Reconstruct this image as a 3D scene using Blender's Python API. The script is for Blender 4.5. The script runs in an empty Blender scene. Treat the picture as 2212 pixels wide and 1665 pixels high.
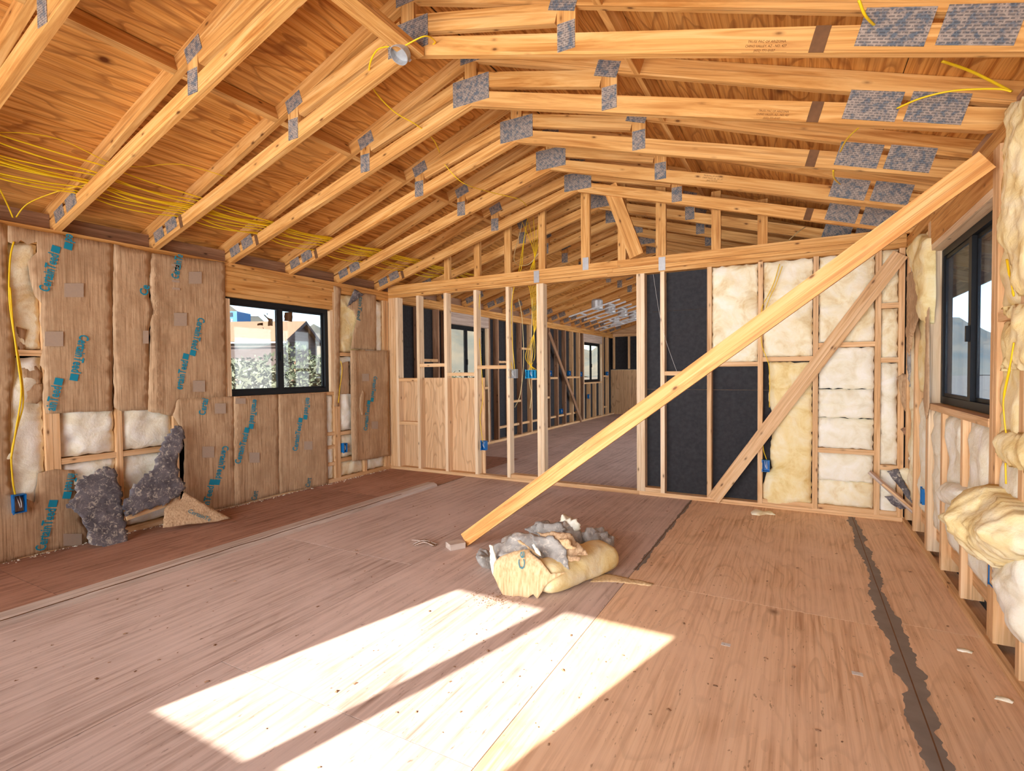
import bpy, bmesh, math, random
from mathutils import Vector, Matrix, noise, geometry
random.seed(7)
SC = bpy.context.scene
COL = SC.collection

# ---------------------------------------------------------------- camera
FPX, YAW, PITCH, ROLL, CAMH = 1131.0, 0.5009, 0.0267, -0.0096, 1.1597   # focal length in pixels of the 2212 px wide frame
CAM = Vector((0, 0, CAMH))
_fw = Vector((-math.sin(YAW)*math.cos(PITCH), math.cos(YAW)*math.cos(PITCH), -math.sin(PITCH)))
_rt = Vector((math.cos(YAW), math.sin(YAW), 0))
_up = _rt.cross(_fw)
RT = _rt*math.cos(ROLL) + _up*math.sin(ROLL)
UP = -_rt*math.sin(ROLL) + _up*math.cos(ROLL)
FW = _fw
cam_data = bpy.data.cameras.new('camera')
cam_data.sensor_fit = 'HORIZONTAL'; cam_data.sensor_width = 36.0
cam_data.lens = FPX/2212*36.0
cam_data.clip_start = 0.05; cam_data.clip_end = 3000
cam = bpy.data.objects.new('camera', cam_data); COL.objects.link(cam)
cam.matrix_world = Matrix(((RT.x, UP.x, -FW.x, CAM.x), (RT.y, UP.y, -FW.y, CAM.y), (RT.z, UP.z, -FW.z, CAM.z), (0, 0, 0, 1)))
SC.camera = cam

# ---------------------------------------------------------------- world, sun, lights, exposure
SUN_E, SKY_S, REAR_W, BACK_W, EXPO = 13.0, 0.30, 90.0, 46.0, 0.62
SUN_DIR = Vector((0.266, 0.964, -0.539)).normalized()
world = bpy.data.worlds.new('world'); SC.world = world; world.use_nodes = True
wn = world.node_tree.nodes; wl = world.node_tree.links; wn.clear()
sky = wn.new('ShaderNodeTexSky'); sky.sky_type = 'NISHITA'; sky.sun_disc = False
sky.sun_elevation = math.radians(28.3); sky.sun_rotation = math.atan2(-SUN_DIR.x, -SUN_DIR.y)
sky.altitude = 1500; sky.air_density = 1.0; sky.dust_density = 0.6; sky.ozone_density = 1.0
bg = wn.new('ShaderNodeBackground'); bg.inputs['Strength'].default_value = SKY_S
wo = wn.new('ShaderNodeOutputWorld')
wl.new(sky.outputs[0], bg.inputs['Color']); wl.new(bg.outputs[0], wo.inputs['Surface'])
sun_d = bpy.data.lights.new('sun', 'SUN'); sun_d.energy = SUN_E; sun_d.angle = math.radians(0.5); sun_d.color = (1.0, .94, .85)
sun = bpy.data.objects.new('sun', sun_d); COL.objects.link(sun)
sun.rotation_euler = SUN_DIR.to_track_quat('-Z', 'Y').to_euler(); sun.location = (-6, -12, 10)
def area(name, loc, to, sx, sy, watts, color):
    d = bpy.data.lights.new(name, 'AREA'); d.shape = 'RECTANGLE'; d.size = sx; d.size_y = sy; d.energy = watts; d.color = color; d.spread = math.radians(108)
    o = bpy.data.objects.new(name, d); COL.objects.link(o); o.location = loc
    o.rotation_euler = (Vector(to)-Vector(loc)).to_track_quat('-Z', 'Y').to_euler()
    return o
# added fill lamps behind the camera and in the far room, standing in for daylight
area('rear_fill', (-1.6, -0.72, 1.15), (-1.5, 4.0, 1.75), 4.6, 1.8, REAR_W, (.97, .98, 1.0))
area('far_room_fill', (0.55, 9.0, 1.25), (-4.0, 9.0, 1.2), 6.5, 1.6, BACK_W, (.95, .97, 1.0))
vs = SC.view_settings
vs.view_transform = 'Standard'; vs.look = 'None'; vs.gamma = 1.0; vs.exposure = EXPO; vs.use_curve_mapping = False

SC.cycles.diffuse_bounces = 4; SC.cycles.glossy_bounces = 2; SC.cycles.adaptive_threshold = 0.1; SC.cycles.adaptive_min_samples = 24
# ---------------------------------------------------------------- room dimensions (metres)
XL, XR, YP, YEND, YREAR = -4.332, 0.700, 4.832, 13.60, -0.82
XRID = -1.829
def px_dir(u, v): return FW + RT*((u-1106)/FPX) - UP*((v-832.5)/FPX)
def at_depth(u, v, d): return CAM + px_dir(u, v)*d
class Frame:
    """A flat working plane: origin, two in-plane axes, normal towards the room."""
    def __init__(s, O, A, B):
        s.O = Vector(O); s.A = Vector(A).normalized(); B = Vector(B)
        s.B = (B - s.A*B.dot(s.A)).normalized(); s.N = s.A.cross(s.B)
    def px(s, u, v):
        d = px_dir(u, v); t = (s.O-CAM).dot(s.N)/d.dot(s.N); P = CAM + d*t - s.O
        return (P.dot(s.A), P.dot(s.B))
    def pts(s, L): return [s.px(*q) for q in L]
    def p3(s, a, b, h=0.0): return s.O + s.A*a + s.B*b + s.N*h
    def off(s, h): return Frame(s.O+s.N*h, s.A, s.B)
FL = Frame((XL, 0, 0), (0, 1, 0), (0, 0, 1))        # left wall: a = y, b = z
FP = Frame((0, YP, 0), (1, 0, 0), (0, 0, 1))        # stud partition: a = x, b = z
FR = Frame((XR, 0, 0), (0, -1, 0), (0, 0, 1))       # right wall: a = -y, b = z
FF = Frame((0, 0, 0), (1, 0, 0), (0, 1, 0))         # floor: a = x, b = y

# ---------------------------------------------------------------- object helpers
WM = {}
def link(name, data, M=None, parent=None, kind=None, label=None, cat=None, group=None):
    o = bpy.data.objects.new(name, data); COL.objects.link(o)
    M = M.copy() if M is not None else Matrix.Identity(4)
    WM[o] = M
    if parent is not None:
        o.parent = parent; o.matrix_basis = WM[parent].inverted() @ M
    else: o.matrix_basis = M
    tag(o, label, cat, group, kind)
    return o
def tag(o, label=None, cat=None, group=None, kind=None):
    if label: o['label'] = label
    if cat: o['category'] = cat
    if group: o['group'] = group
    if kind: o['kind'] = kind
    return o
def empty(name, loc=(0, 0, 0), **k):
    o = link(name, None, Matrix.Translation(Vector(loc)), **k); o.empty_display_size = .05; return o
def copy_tree(o, delta, parent=None):
    c = o.copy(); COL.objects.link(c)
    WM[c] = Matrix.Translation(delta) @ WM[o]
    if parent is not None: c.parent = parent
    else: c.matrix_basis = WM[c]
    for ch in [x for x in list(WM) if x.parent == o]: copy_tree(ch, delta, c)
    return c
def basis(O, X, Z):
    X = Vector(X).normalized(); Z = Vector(Z); Z = (Z - X*Z.dot(X)).normalized(); Y = Z.cross(X)
    return Matrix(((X.x, Y.x, Z.x, O[0]), (X.y, Y.y, Z.y, O[1]), (X.z, Y.z, Z.z, O[2]), (0, 0, 0, 1)))
_boxes = {}
def box_mesh(l, t, w, mat):
    k = (round(l, 4), round(t, 4), round(w, 4), mat.name)
    if k in _boxes: return _boxes[k]
    m = bpy.data.meshes.new('board')
    V = [(x, y, z) for x in (0, l) for y in (-t/2, t/2) for z in (-w/2, w/2)]
    Fc = [(0, 1, 3, 2), (4, 6, 7, 5), (0, 4, 5, 1), (2, 3, 7, 6), (0, 2, 6, 4), (1, 5, 7, 3)]
    m.from_pydata(V, [], Fc); m.materials.append(mat); m.update(); _boxes[k] = m
    return m
def board(name, a, b, wdir, w, t, mat, parent=None, **k):
    """A straight length of lumber from a to b (centre line); w measured along wdir, t across it."""
    a = Vector(a); b = Vector(b)
    return link(name, box_mesh((b-a).length, t, w, mat), basis(a, b-a, wdir), parent, **k)
def abox(name, lo, hi, mat, parent=None, axis=None, **k):
    """Axis-aligned box; its grain runs along the longest side (or the given axis)."""
    lo = Vector(lo); hi = Vector(hi); d = hi-lo
    ax = axis if axis is not None else max(range(3), key=lambda i: d[i])
    c = (lo+hi)/2; a = c.copy(); b = c.copy(); a[ax] = lo[ax]; b[ax] = hi[ax]
    oth = [i for i in range(3) if i != ax]; wi = oth[0] if d[oth[0]] > d[oth[1]] else oth[1]; ti = oth[0] if wi == oth[1] else oth[1]
    wd = Vector((0, 0, 0)); wd[wi] = 1
    return board(name, a, b, wd, d[wi], d[ti], mat, parent, **k)
def prism(name, pts, ext, mat, parent=None, **k):
    """Polygon pts (3-D, planar) pushed along vector ext; local X follows the longest edge so the grain does too."""
    pts = [Vector(p) for p in pts]; ext = Vector(ext)
    n = len(pts); e = max(range(n), key=lambda i: (pts[(i+1) % n]-pts[i]).length)
    X = pts[(e+1) % n]-pts[e]; Z = ext.cross(X)
    M = basis(pts[e], X, Z); Mi = M.inverted()
    V = [Mi @ p for p in pts] + [Mi @ (p+ext) for p in pts]
    bm = bmesh.new(); vs_ = [bm.verts.new(v) for v in V]
    bm.faces.new(vs_[:n]); bm.faces.new(vs_[n:][::-1])
    for i in range(n): bm.faces.new((vs_[i], vs_[n+i], vs_[n+(i+1) % n], vs_[(i+1) % n]))
    bmesh.ops.recalc_face_normals(bm, faces=bm.faces)
    m = bpy.data.meshes.new(name); bm.to_mesh(m); bm.free(); m.materials.append(mat)
    return link(name, m, M, parent, **k)
def mesh_obj(name, V, F, mats, parent=None, smooth=True, M=None, fm=None, **k):
    m = bpy.data.meshes.new(name); m.from_pydata([tuple(v) for v in V], [], F)
    for x in (mats if isinstance(mats, (list, tuple)) else [mats]): m.materials.append(x)
    if smooth:
        for p in m.polygons: p.use_smooth = True
    if fm:
        for p, i in zip(m.polygons, fm): p.material_index = i
    m.update()
    if M is None:                                   # put the origin at the lowest corner so object coordinates stay small
        O = Vector((sum(v[0] for v in V)/len(V), sum(v[1] for v in V)/len(V), min(v[2] for v in V)))
        m.transform(Matrix.Translation(-O)); M = Matrix.Translation(O)
    return link(name, m, M, parent, **k)
def inside(p, poly):
    x, y = p; r = False; n = len(poly); j = n-1
    for i in range(n):
        xi, yi = poly[i]; xj, yj = poly[j]
        if (yi > y) != (yj > y) and x < (xj-xi)*(y-yi)/(yj-yi)+xi: r = not r
        j = i
    return r
def bdist(p, segs):
    x, y = p; best = 1e9
    for x0, y0, dx, dy, l2 in segs:
        t = ((x-x0)*dx+(y-y0)*dy)/l2; t = 0 if t < 0 else 1 if t > 1 else t
        ex = x-x0-t*dx; ey = y-y0-t*dy; d = ex*ex+ey*ey
        if d < best: best = d
    return math.sqrt(best)
def blanket(name, poly, fr, mat, parent=None, res=.035, bulge=.0, edge=.03, amp=.004, fs=6.0, depth=.004, jit=.004, lift=0.0, shape=None, seed=None, smooth=True, mats=None, **k):
    """A sheet or a batt with an outline of its own, relief, thickness and ragged edges, lying in frame fr."""
    rnd = random.Random(seed if seed is not None else sum(map(ord, name))+len(poly)*7); so = Vector((rnd.uniform(-50, 50), rnd.uniform(-50, 50), rnd.uniform(-50, 50)))
    B = []
    n = len(poly)
    for i in range(n):
        p, q = poly[i], poly[(i+1) % n]; L = math.hypot(q[0]-p[0], q[1]-p[1]); m = max(1, int(L/res))
        for s in range(m):
            t = s/m; jx = jit*(rnd.random()-.5)*2 if s else 0; jy = jit*(rnd.random()-.5)*2 if s else 0
            B.append((p[0]+(q[0]-p[0])*t+jx, p[1]+(q[1]-p[1])*t+jy))
    segs = []
    for i in range(len(B)):
        p, q = B[i], B[(i+1) % len(B)]; dx, dy = q[0]-p[0], q[1]-p[1]; segs.append((p[0], p[1], dx, dy, max(dx*dx+dy*dy, 1e-12)))
    x0 = min(p[0] for p in B); x1 = max(p[0] for p in B); y0 = min(p[1] for p in B); y1 = max(p[1] for p in B)
    I = []
    ny = int((y1-y0)/res)+1; nx = int((x1-x0)/res)+1
    for j in range(ny+1):
        for i in range(nx+1):
            p = (x0+(i+(.5 if j % 2 else 0))*res+rnd.uniform(-.2, .2)*res, y0+j*res+rnd.uniform(-.2, .2)*res)
            if inside(p, B) and bdist(p, segs) > res*.45: I.append(p)
    nb = len(B)
    v2, e2, f2, ov, oe, of = geometry.delaunay_2d_cdt([Vector(p) for p in B+I], [], [list(range(nb))], 1, 1e-7)
    V = []; 
    for p in v2:
        d = bdist(p, segs)
        h = lift + bulge*(1-math.exp(-d/edge))
        q = Vector((p[0]*fs, p[1]*fs, 0))+so
        fall = 1-math.exp(-d/(edge*.5)) if bulge else 1
        h += amp*noise.fractal(q, .9, 2.1, 3)*fall
        if shape: h += shape(p[0], p[1], d)
        V.append(fr.p3(p[0], p[1], h))
    F = [tuple(f) for f in f2]
    # close the rim
    cnt = {}
    for f in F:
        for i in range(3):
            a, b = f[i], f[(i+1) % 3]; cnt[(a, b)] = cnt.get((a, b), 0)+1
    rim = [(a, b) for (a, b) in cnt if (b, a) not in cnt]
    low = {}
    if depth > 0:
        for a, b in rim:
            for c in (a, b):
                if c not in low: low[c] = len(V); V.append(V[c]-fr.N*depth)
        for a, b in rim: F.append((b, a, low[a], low[b]))
    return mesh_obj(name, V, F, mats or mat, parent, smooth, **k)
def smooth_path(P, n=8):
    P = [Vector(p) for p in P]; out = []
    for i in range(len(P)-1):
        p0 = P[max(i-1, 0)]; p1 = P[i]; p2 = P[i+1]; p3 = P[min(i+2, len(P)-1)]
        for s in range(n):
            t = s/n
            out.append(.5*((2*p1)+(p2-p0)*t+(2*p0-5*p1+4*p2-p3)*t*t+(3*p1-p0-3*p2+p3)*t**3))
    out.append(P[-1]); return out
def tube(name, P, r, mat, parent=None, n=8, sides=6, flat=1.0, **k):
    S = smooth_path(P, n) if n > 1 else [Vector(p) for p in P]
    V = []; F = []
    for i, p in enumerate(S):
        t = (S[min(i+1, len(S)-1)]-S[max(i-1, 0)]).normalized()
        a = Vector((0, 0, 1)) if abs(t.z) < .9 else Vector((1, 0, 0)); x = t.cross(a).normalized(); y = x.cross(t)
        for s in range(sides):
            an = 2*math.pi*s/sides; V.append(p+x*math.cos(an)*r+y*math.sin(an)*r*flat)
    for i in range(len(S)-1):
        for s in range(sides): F.append((i*sides+s, i*sides+(s+1) % sides, (i+1)*sides+(s+1) % sides, (i+1)*sides+s))
    F.append(tuple(range(sides))[::-1]); F.append(tuple((len(S)-1)*sides+s for s in range(sides)))
    return mesh_obj(name, V, F, mat, parent, **k)
_txt = {}
def text_on(name, body, fr, p0, p1, mat, parent, lift=.004, hscale=1.0, bold=.012, height=None):
    """Flat printed letters on frame fr: they start at p0 (a, b) and end at p1."""
    if (body, bold) not in _txt:
        c = bpy.data.curves.new('print', 'FONT'); c.body = body; c.size = 1.0; c.offset = bold; c.fill_mode = 'FRONT'; c.resolution_u = 2
        o = bpy.data.objects.new('print', c); COL.objects.link(o)
        dg = bpy.context.evaluated_depsgraph_get(); m = bpy.data.meshes.new_from_object(o.evaluated_get(dg))
        bpy.data.objects.remove(o); m.materials.clear(); _txt[(body, bold)] = m
    m = _txt[(body, bold)]; xs = [v.co.x for v in m.vertices]; x0, x1 = min(xs), max(xs)
    d = Vector((p1[0]-p0[0], p1[1]-p0[1])); s = d.length/(x1-x0); e = d.normalized(); h = s*hscale
    if height: h = height/.7
    V = []
    for v in m.vertices:
        a = (v.co.x-x0)*s; b = v.co.y*h
        V.append(fr.p3(p0[0]+e.x*a-e.y*b, p0[1]+e.y*a+e.x*b, lift))
    return mesh_obj(name, V, [tuple(p.vertices) for p in m.polygons], mat, parent, smooth=False)

# ---------------------------------------------------------------- materials
def hexc(r, g, b):
    f = lambda c: ((c/255+.055)/1.055)**2.4 if c/255 > .04045 else c/255/12.92
    return (f(r), f(g), f(b), 1)
class NT:
    def __init__(s, name):
        s.m = bpy.data.materials.new(name); s.m.use_nodes = True; s.t = s.m.node_tree; s.t.nodes.clear()
        s.out = s.n('ShaderNodeOutputMaterial'); s.bsdf = s.n('ShaderNodeBsdfPrincipled'); s.l(s.bsdf.outputs[0], s.out.inputs[0])
    def n(s, t, **k):
        x = s.t.nodes.new(t)
        for a, b in k.items():
            if a in x.inputs: x.inputs[a].default_value = b
            else: setattr(x, a, b)
        return x
    def l(s, a, b): s.t.links.new(a, b)
    def mix(s, f, a, b, mode='MIX'):
        x = s.n('ShaderNodeMix', data_type='RGBA', blend_type=mode)
        for sock, val in ((x.inputs[0], f), (x.inputs[6], a), (x.inputs[7], b)):
            if hasattr(val, 'links') or hasattr(val, 'is_linked'): s.l(val, sock)
            else: sock.default_value = val
        return x.outputs[2]
    def ramp(s, f, stops):
        r = s.n('ShaderNodeValToRGB'); cr = r.color_ramp
        while len(cr.elements) < len(stops): cr.elements.new(.5)
        for e, (p, c) in zip(cr.elements, stops): e.position = p; e.color = c if len(c) == 4 else (*c, 1)
        s.l(f, r.inputs[0]); return r.outputs[0]
    def math(s, op, a, b=None, c=None):
        x = s.n('ShaderNodeMath', operation=op)
        for i, v in enumerate((a, b, c)):
            if v is None: continue
            if isinstance(v, (int, float)): x.inputs[i].default_value = v
            else: s.l(v, x.inputs[i])
        return x.outputs[0]
    def coords(s, scale=(1, 1, 1), rand=True):
        tc = s.n('ShaderNodeTexCoord'); src = tc.outputs['Object']
        if rand:
            oi = s.n('ShaderNodeObjectInfo'); vm = s.n('ShaderNodeVectorMath', operation='MULTIPLY_ADD')
            cx = s.n('ShaderNodeCombineXYZ'); [s.l(oi.outputs['Random'], cx.inputs[i]) for i in range(3)]
            s.l(cx.outputs[0], vm.inputs[0]); vm.inputs[1].default_value = (37.0, 53.0, 71.0); s.l(src, vm.inputs[2]); src = vm.outputs[0]; s.rand = oi.outputs['Random']
        mp = s.n('ShaderNodeVectorMath', operation='MULTIPLY'); s.l(src, mp.inputs[0]); mp.inputs[1].default_value = scale
        s.base = src
        return mp.outputs[0]
    def scaled(s, scale):
        mp = s.n('ShaderNodeVectorMath', operation='MULTIPLY'); s.l(s.base, mp.inputs[0]); mp.inputs[1].default_value = scale; return mp.outputs[0]
    def noise(s, v, scale, detail=4, rough=.55, dist=0):
        x = s.n('ShaderNodeTexNoise', Scale=scale, Detail=detail, Roughness=rough, Distortion=dist); s.l(v, x.inputs['Vector']); return x.outputs['Fac']
    def bump(s, h, strength=.3, dist=.01):
        b = s.n('ShaderNodeBump', Strength=strength, Distance=dist); s.l(h, b.inputs['Height']); s.l(b.outputs[0], s.bsdf.inputs['Normal'])
    def color(s, c):
        if hasattr(c, 'links') or hasattr(c, 'is_linked'): s.l(c, s.bsdf.inputs['Base Color'])
        else: s.bsdf.inputs['Base Color'].default_value = c
        return s
    def set(s, **k):
        for a, b in k.items(): s.bsdf.inputs[a.replace('_', ' ')].default_value = b
        return s
def lumber(name, lo, mid, hi, knots=True, vary=.16, rough=.62):
    s = NT(name); g = s.coords((.9, 16, 16)); n1 = s.noise(g, 1.6, 5, .6, 1.2)
    n2 = s.noise(s.scaled((1.5, 120, 120)), 1.4, 3, .6)
    n3 = s.noise(s.scaled((1.1, 3, 3)), 1.3, 2)
    c = s.ramp(n1, [(.30, lo), (.5, mid), (.72, hi)])
    c = s.mix(s.math('MULTIPLY', s.math('SUBTRACT', n2, .45), .7), c, lo)
    n4 = s.noise(s.scaled((.7, 55, 55)), 1.5, 2, .5, .4)
    c = s.mix(s.ramp(n4, [(.58, (0, 0, 0)), (.66, (.55, .55, .55))]), c, (lo[0]*.7, lo[1]*.62, lo[2]*.55, 1))
    c = s.mix(s.math('MULTIPLY', s.math('SUBTRACT', n3, .42), .8), c, hi)
    if knots:
        vo = s.n('ShaderNodeTexVoronoi', Scale=1.0, Randomness=1.0); s.l(s.scaled((5.5, 13, 13)), vo.inputs['Vector'])
        k = s.ramp(vo.outputs['Distance'], [(.05, (.9, .9, .9)), (.10, (.25, .25, .25)), (.17, (0, 0, 0))])
        c = s.mix(k, c, (lo[0]*.28, lo[1]*.22, lo[2]*.2, 1))
    hv = s.n('ShaderNodeHueSaturation'); s.l(c, hv.inputs['Color'])
    s.l(s.math('MULTIPLY_ADD', s.rand, vary, 1-vary*.5), hv.inputs['Value'])
    s.color(hv.outputs[0]).set(Roughness=rough); s.bsdf.inputs['Specular IOR Level'].default_value = .3
    s.bump(n2, .15, .004); return s.m
def plywood(name, lo, mid, hi, ring=5.0, dusty=None, rough=.7, knot=True, wide=.3, bumpd=.003, line=.5):
    s = NT(name); g = s.coords((.35, .2, 1.6))          # local X runs along the grain, local Z across the sheet
    wv = s.n('ShaderNodeTexWave', wave_type='BANDS', bands_direction='Z', Scale=ring, Distortion=7.0, Detail=3.0); wv.inputs['Detail Scale'].default_value = .7
    s.l(g, wv.inputs['Vector'])
    st = s.noise(s.scaled((.8, 5, 42)), 1.6, 5, .65)
    c = s.ramp(wv.outputs['Fac'], [(.0, lo), (.22, mid), (.9, hi)])
    c = s.mix(wide, s.ramp(st, [(.35, lo), (.55, mid), (.75, hi)]), c)
    big = s.noise(s.scaled((.5, .2, .9)), 1.5, 3)
    hq = s.noise(s.scaled((.7, .1, 3.0)), 1.0, 3, .45)
    c = s.mix(s.ramp(s.math('FRACT', s.math('MULTIPLY', hq, 16.0)), [(.0, (line*.5,)*3), (.10, (line,)*3), (.34, (0, 0, 0))]), c, (lo[0]*.62, lo[1]*.55, lo[2]*.48, 1))
    c = s.mix(s.ramp(st, [(.60, (0, 0, 0)), (.68, (line*.6,)*3)]), c, (lo[0]*.7, lo[1]*.62, lo[2]*.55, 1))
    c = s.mix(s.math('MULTIPLY', s.math('SUBTRACT', big, .4), .9), c, hi)
    if knot:
        vo = s.n('ShaderNodeTexVoronoi', Scale=1.0); s.l(s.scaled((1.9, .01, 2.6)), vo.inputs['Vector'])
        k = s.ramp(vo.outputs['Distance'], [(.03, (1, 1, 1)), (.06, (.4, .4, .4)), (.1, (0, 0, 0))])
        c = s.mix(k, c, (lo[0]*.35, lo[1]*.3, lo[2]*.25, 1))
    if dusty:
        dn = s.noise(s.scaled((1.2, .3, 1.6)), 1.7, 5, .6)
        c = s.mix(s.ramp(dn, [(.38, (0, 0, 0)), (.68, (.8, .8, .8))]), c, dusty)
        fl = s.noise(s.scaled((8, 5, 30)), 3.0, 3)
        c = s.mix(s.ramp(fl, [(.66, (0, 0, 0)), (.74, (.6, .6, .6))]), c, (lo[0]*.4, lo[1]*.35, lo[2]*.3, 1))
    hv = s.n('ShaderNodeHueSaturation'); s.l(c, hv.inputs['Color']); s.l(s.math('MULTIPLY_ADD', s.rand, .14, .93), hv.inputs['Value'])
    s.color(hv.outputs[0]).set(Roughness=rough); s.bsdf.inputs['Specular IOR Level'].default_value = .25
    s.bump(st, .25, bumpd); return s.m
def plain(name, c, rough=.6, metal=0.0, var=None, vs_=6.0, amt=.5, spec=.4):
    s = NT(name)
    if var:
        v = s.coords((1, 1, 1)); n = s.noise(v, vs_, 4); c = s.mix(s.ramp(n, [(.35, (0, 0, 0)), (.7, (amt, amt, amt))]), c, var)
    s.color(c).set(Roughness=rough, Metallic=metal); s.bsdf.inputs['Specular IOR Level'].default_value = spec; return s.m
M = {}
M['truss'] = lumber('truss_lumber', hexc(176, 112, 48), hexc(214, 156, 86), hexc(236, 188, 122))
M['stud'] = lumber('stud_lumber', hexc(198, 148, 96), hexc(228, 184, 134), hexc(242, 208, 166))
M['pale'] = lumber('pale_lumber', hexc(214, 178, 136), hexc(236, 206, 168), hexc(246, 224, 192))
M['brace'] = lumber('brace_lumber', hexc(192, 124, 60), hexc(226, 166, 96), hexc(242, 196, 134), vary=.05)
M['grey_wood'] = lumber('weathered_lumber', hexc(166, 146, 132), hexc(202, 182, 168), hexc(220, 206, 194), knots=False)
M['dark_wood'] = lumber('old_lumber', hexc(120, 88, 66), hexc(156, 118, 90), hexc(186, 148, 118))
M['deck'] = plywood('roof_plywood', hexc(158, 88, 28), hexc(214, 148, 70), hexc(238, 184, 110), ring=3.0, wide=.16, line=.62)
M['ply'] = plywood('sheet_plywood', hexc(188, 140, 96), hexc(222, 180, 134), hexc(238, 206, 166), ring=4.0, wide=.15, line=.55)
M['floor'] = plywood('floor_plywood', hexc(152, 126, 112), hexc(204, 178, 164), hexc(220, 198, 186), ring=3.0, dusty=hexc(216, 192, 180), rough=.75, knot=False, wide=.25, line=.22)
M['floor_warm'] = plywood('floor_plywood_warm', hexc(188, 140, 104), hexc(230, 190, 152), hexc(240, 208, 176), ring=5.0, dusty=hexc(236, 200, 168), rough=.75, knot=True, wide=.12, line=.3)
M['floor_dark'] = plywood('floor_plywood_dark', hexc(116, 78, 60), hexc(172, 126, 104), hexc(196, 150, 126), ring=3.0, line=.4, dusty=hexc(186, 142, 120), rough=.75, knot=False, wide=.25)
M['black'] = plain('black_metal', (.010, .011, .013, 1), .5, spec=.2)
M['felt'] = plain('black_felt', (.022, .022, .026, 1), .85, var=(.05, .05, .055, 1), vs_=30)
M['galv'] = plain('galvanised', (.5, .5, .5, 1), .5, .5, var=(.34, .34, .36, 1), vs_=40)
M['blue'] = plain('blue_plastic', hexc(10, 112, 186), .45, var=hexc(8, 92, 150), vs_=12)
M['cyan'] = plain('cyan_plastic', hexc(30, 160, 205), .45)
M['grey_pl'] = plain('grey_plastic', hexc(150, 150, 152), .5)
M['cable'] = plain('yellow_cable', hexc(240, 200, 30), .45)
M['cable_w'] = plain('white_cable', hexc(226, 206, 150), .5)
M['wire_w'] = plain('white_wire', (.8, .8, .78, 1), .5)
M['dark'] = plain('dark_brown', hexc(104, 70, 42), .8, var=hexc(134, 92, 56), vs_=30)
M['compound'] = plain('grey_compound', hexc(132, 120, 110), .85, var=hexc(152, 140, 130), vs_=14)
M['teal'] = plain('teal_print', hexc(18, 142, 172), .7)
M['teal_d'] = plain('faded_teal_print', hexc(70, 120, 128), .7)
M['ghost'] = plain('ghost_print', hexc(178, 158, 140), .8, var=hexc(190, 166, 142), vs_=60)
M['stamp'] = plain('black_stamp', hexc(104, 62, 26), .8)
M['sticker'] = plain('paper_sticker', (.75, .7, .66, 1), .7, var=(.5, .45, .42, 1), vs_=60)
def plate_mat():
    s = NT('truss_plate'); v = s.coords((1, 1, 1)); mp = s.scaled((1, 1, 1)); sep = s.n('ShaderNodeSeparateXYZ'); s.l(mp, sep.inputs[0])
    cx = s.n('ShaderNodeCombineXYZ'); s.l(sep.outputs[0], cx.inputs[0]); s.l(sep.outputs[2], cx.inputs[1])
    br = s.n('ShaderNodeTexBrick', Scale=1.0); s.l(cx.outputs[0], br.inputs['Vector'])
    br.inputs['Color1'].default_value = (0, 0, 0, 1); br.inputs['Color2'].default_value = (0, 0, 0, 1); br.inputs['Mortar'].default_value = (1, 1, 1, 1)
    br.inputs['Brick Width'].default_value = .022; br.inputs['Row Height'].default_value = .0105; br.inputs['Mortar Size'].default_value = .0026; br.inputs['Mortar Smooth'].default_value = .1
    n = s.noise(s.scaled((1, 1, 1)), 42, 3); n2 = s.noise(s.scaled((1, 1, 1)), 90, 2)
    base = s.ramp(n, [(.38, hexc(104, 112, 120)), (.5, hexc(156, 142, 130)), (.66, hexc(176, 160, 146))])
    dk = s.ramp(n2, [(.4, hexc(50, 52, 58)), (.65, hexc(84, 82, 84))])
    slot = s.math('MULTIPLY', s.math('SUBTRACT', 1.0, br.outputs['Fac']), s.math('GREATER_THAN', n2, .40))
    c = s.mix(s.math('MULTIPLY', slot, .62), base, dk)
    s.color(c).set(Roughness=.6, Metallic=.1); s.bump(br.outputs['Fac'], .6, .002); return s.m
M['plate'] = plate_mat()
def kraft_mat(name, lo, mid, hi, axis=(60, 60, 1.2)):
    s = NT(name); v = s.coords(axis); a = s.noise(v, 2.2, 4, .6); b = s.noise(s.scaled((1, 1, 1)), 5, 5, .6); d = s.noise(s.scaled((60, 60, 60)), 3, 2)
    c = s.ramp(a, [(.3, lo), (.5, mid), (.7, hi)]); c = s.mix(s.ramp(b, [(.4, (0, 0, 0)), (.75, (.55, .55, .55))]), c, lo)
    c = s.mix(s.math('MULTIPLY', s.math('SUBTRACT', d, .5), .5), c, lo)
    s.color(c).set(Roughness=.8); s.bsdf.inputs['Specular IOR Level'].default_value = .2; s.bump(b, .35, .02); return s.m
M['kraft'] = kraft_mat('kraft_paper', hexc(152, 120, 88), hexc(198, 164, 128), hexc(216, 186, 150))
M['kraft_n'] = kraft_mat('kraft_paper_tan', hexc(186, 150, 106), hexc(218, 186, 142), hexc(232, 204, 164), axis=(40, 40, 3))
def fluff(name, lo, mid, hi, stain, rough_amt=.5):
    s = NT(name); v = s.coords((1, 1, 1)); a = s.noise(v, 7, 6, .62, .6); b = s.noise(v, 3.0, 4, .6, .8); c_ = s.noise(v, 60, 4, .7)
    c = s.ramp(a, [(.3, lo), (.48, mid), (.66, hi)]); c = s.mix(s.ramp(b, [(.52, (0, 0, 0)), (.75, (rough_amt,)*3)]), c, stain)
    s.color(c).set(Roughness=1.0); s.bsdf.inputs['Specular IOR Level'].default_value = .05
    s.bump(s.math('ADD', s.math('MULTIPLY', a, 1.0), s.math('MULTIPLY', c_, .3)), .4, .02); return s.m
M['fluff'] = fluff('fibreglass', hexc(226, 200, 150), hexc(248, 238, 206), hexc(253, 248, 230), hexc(236, 208, 146))
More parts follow.
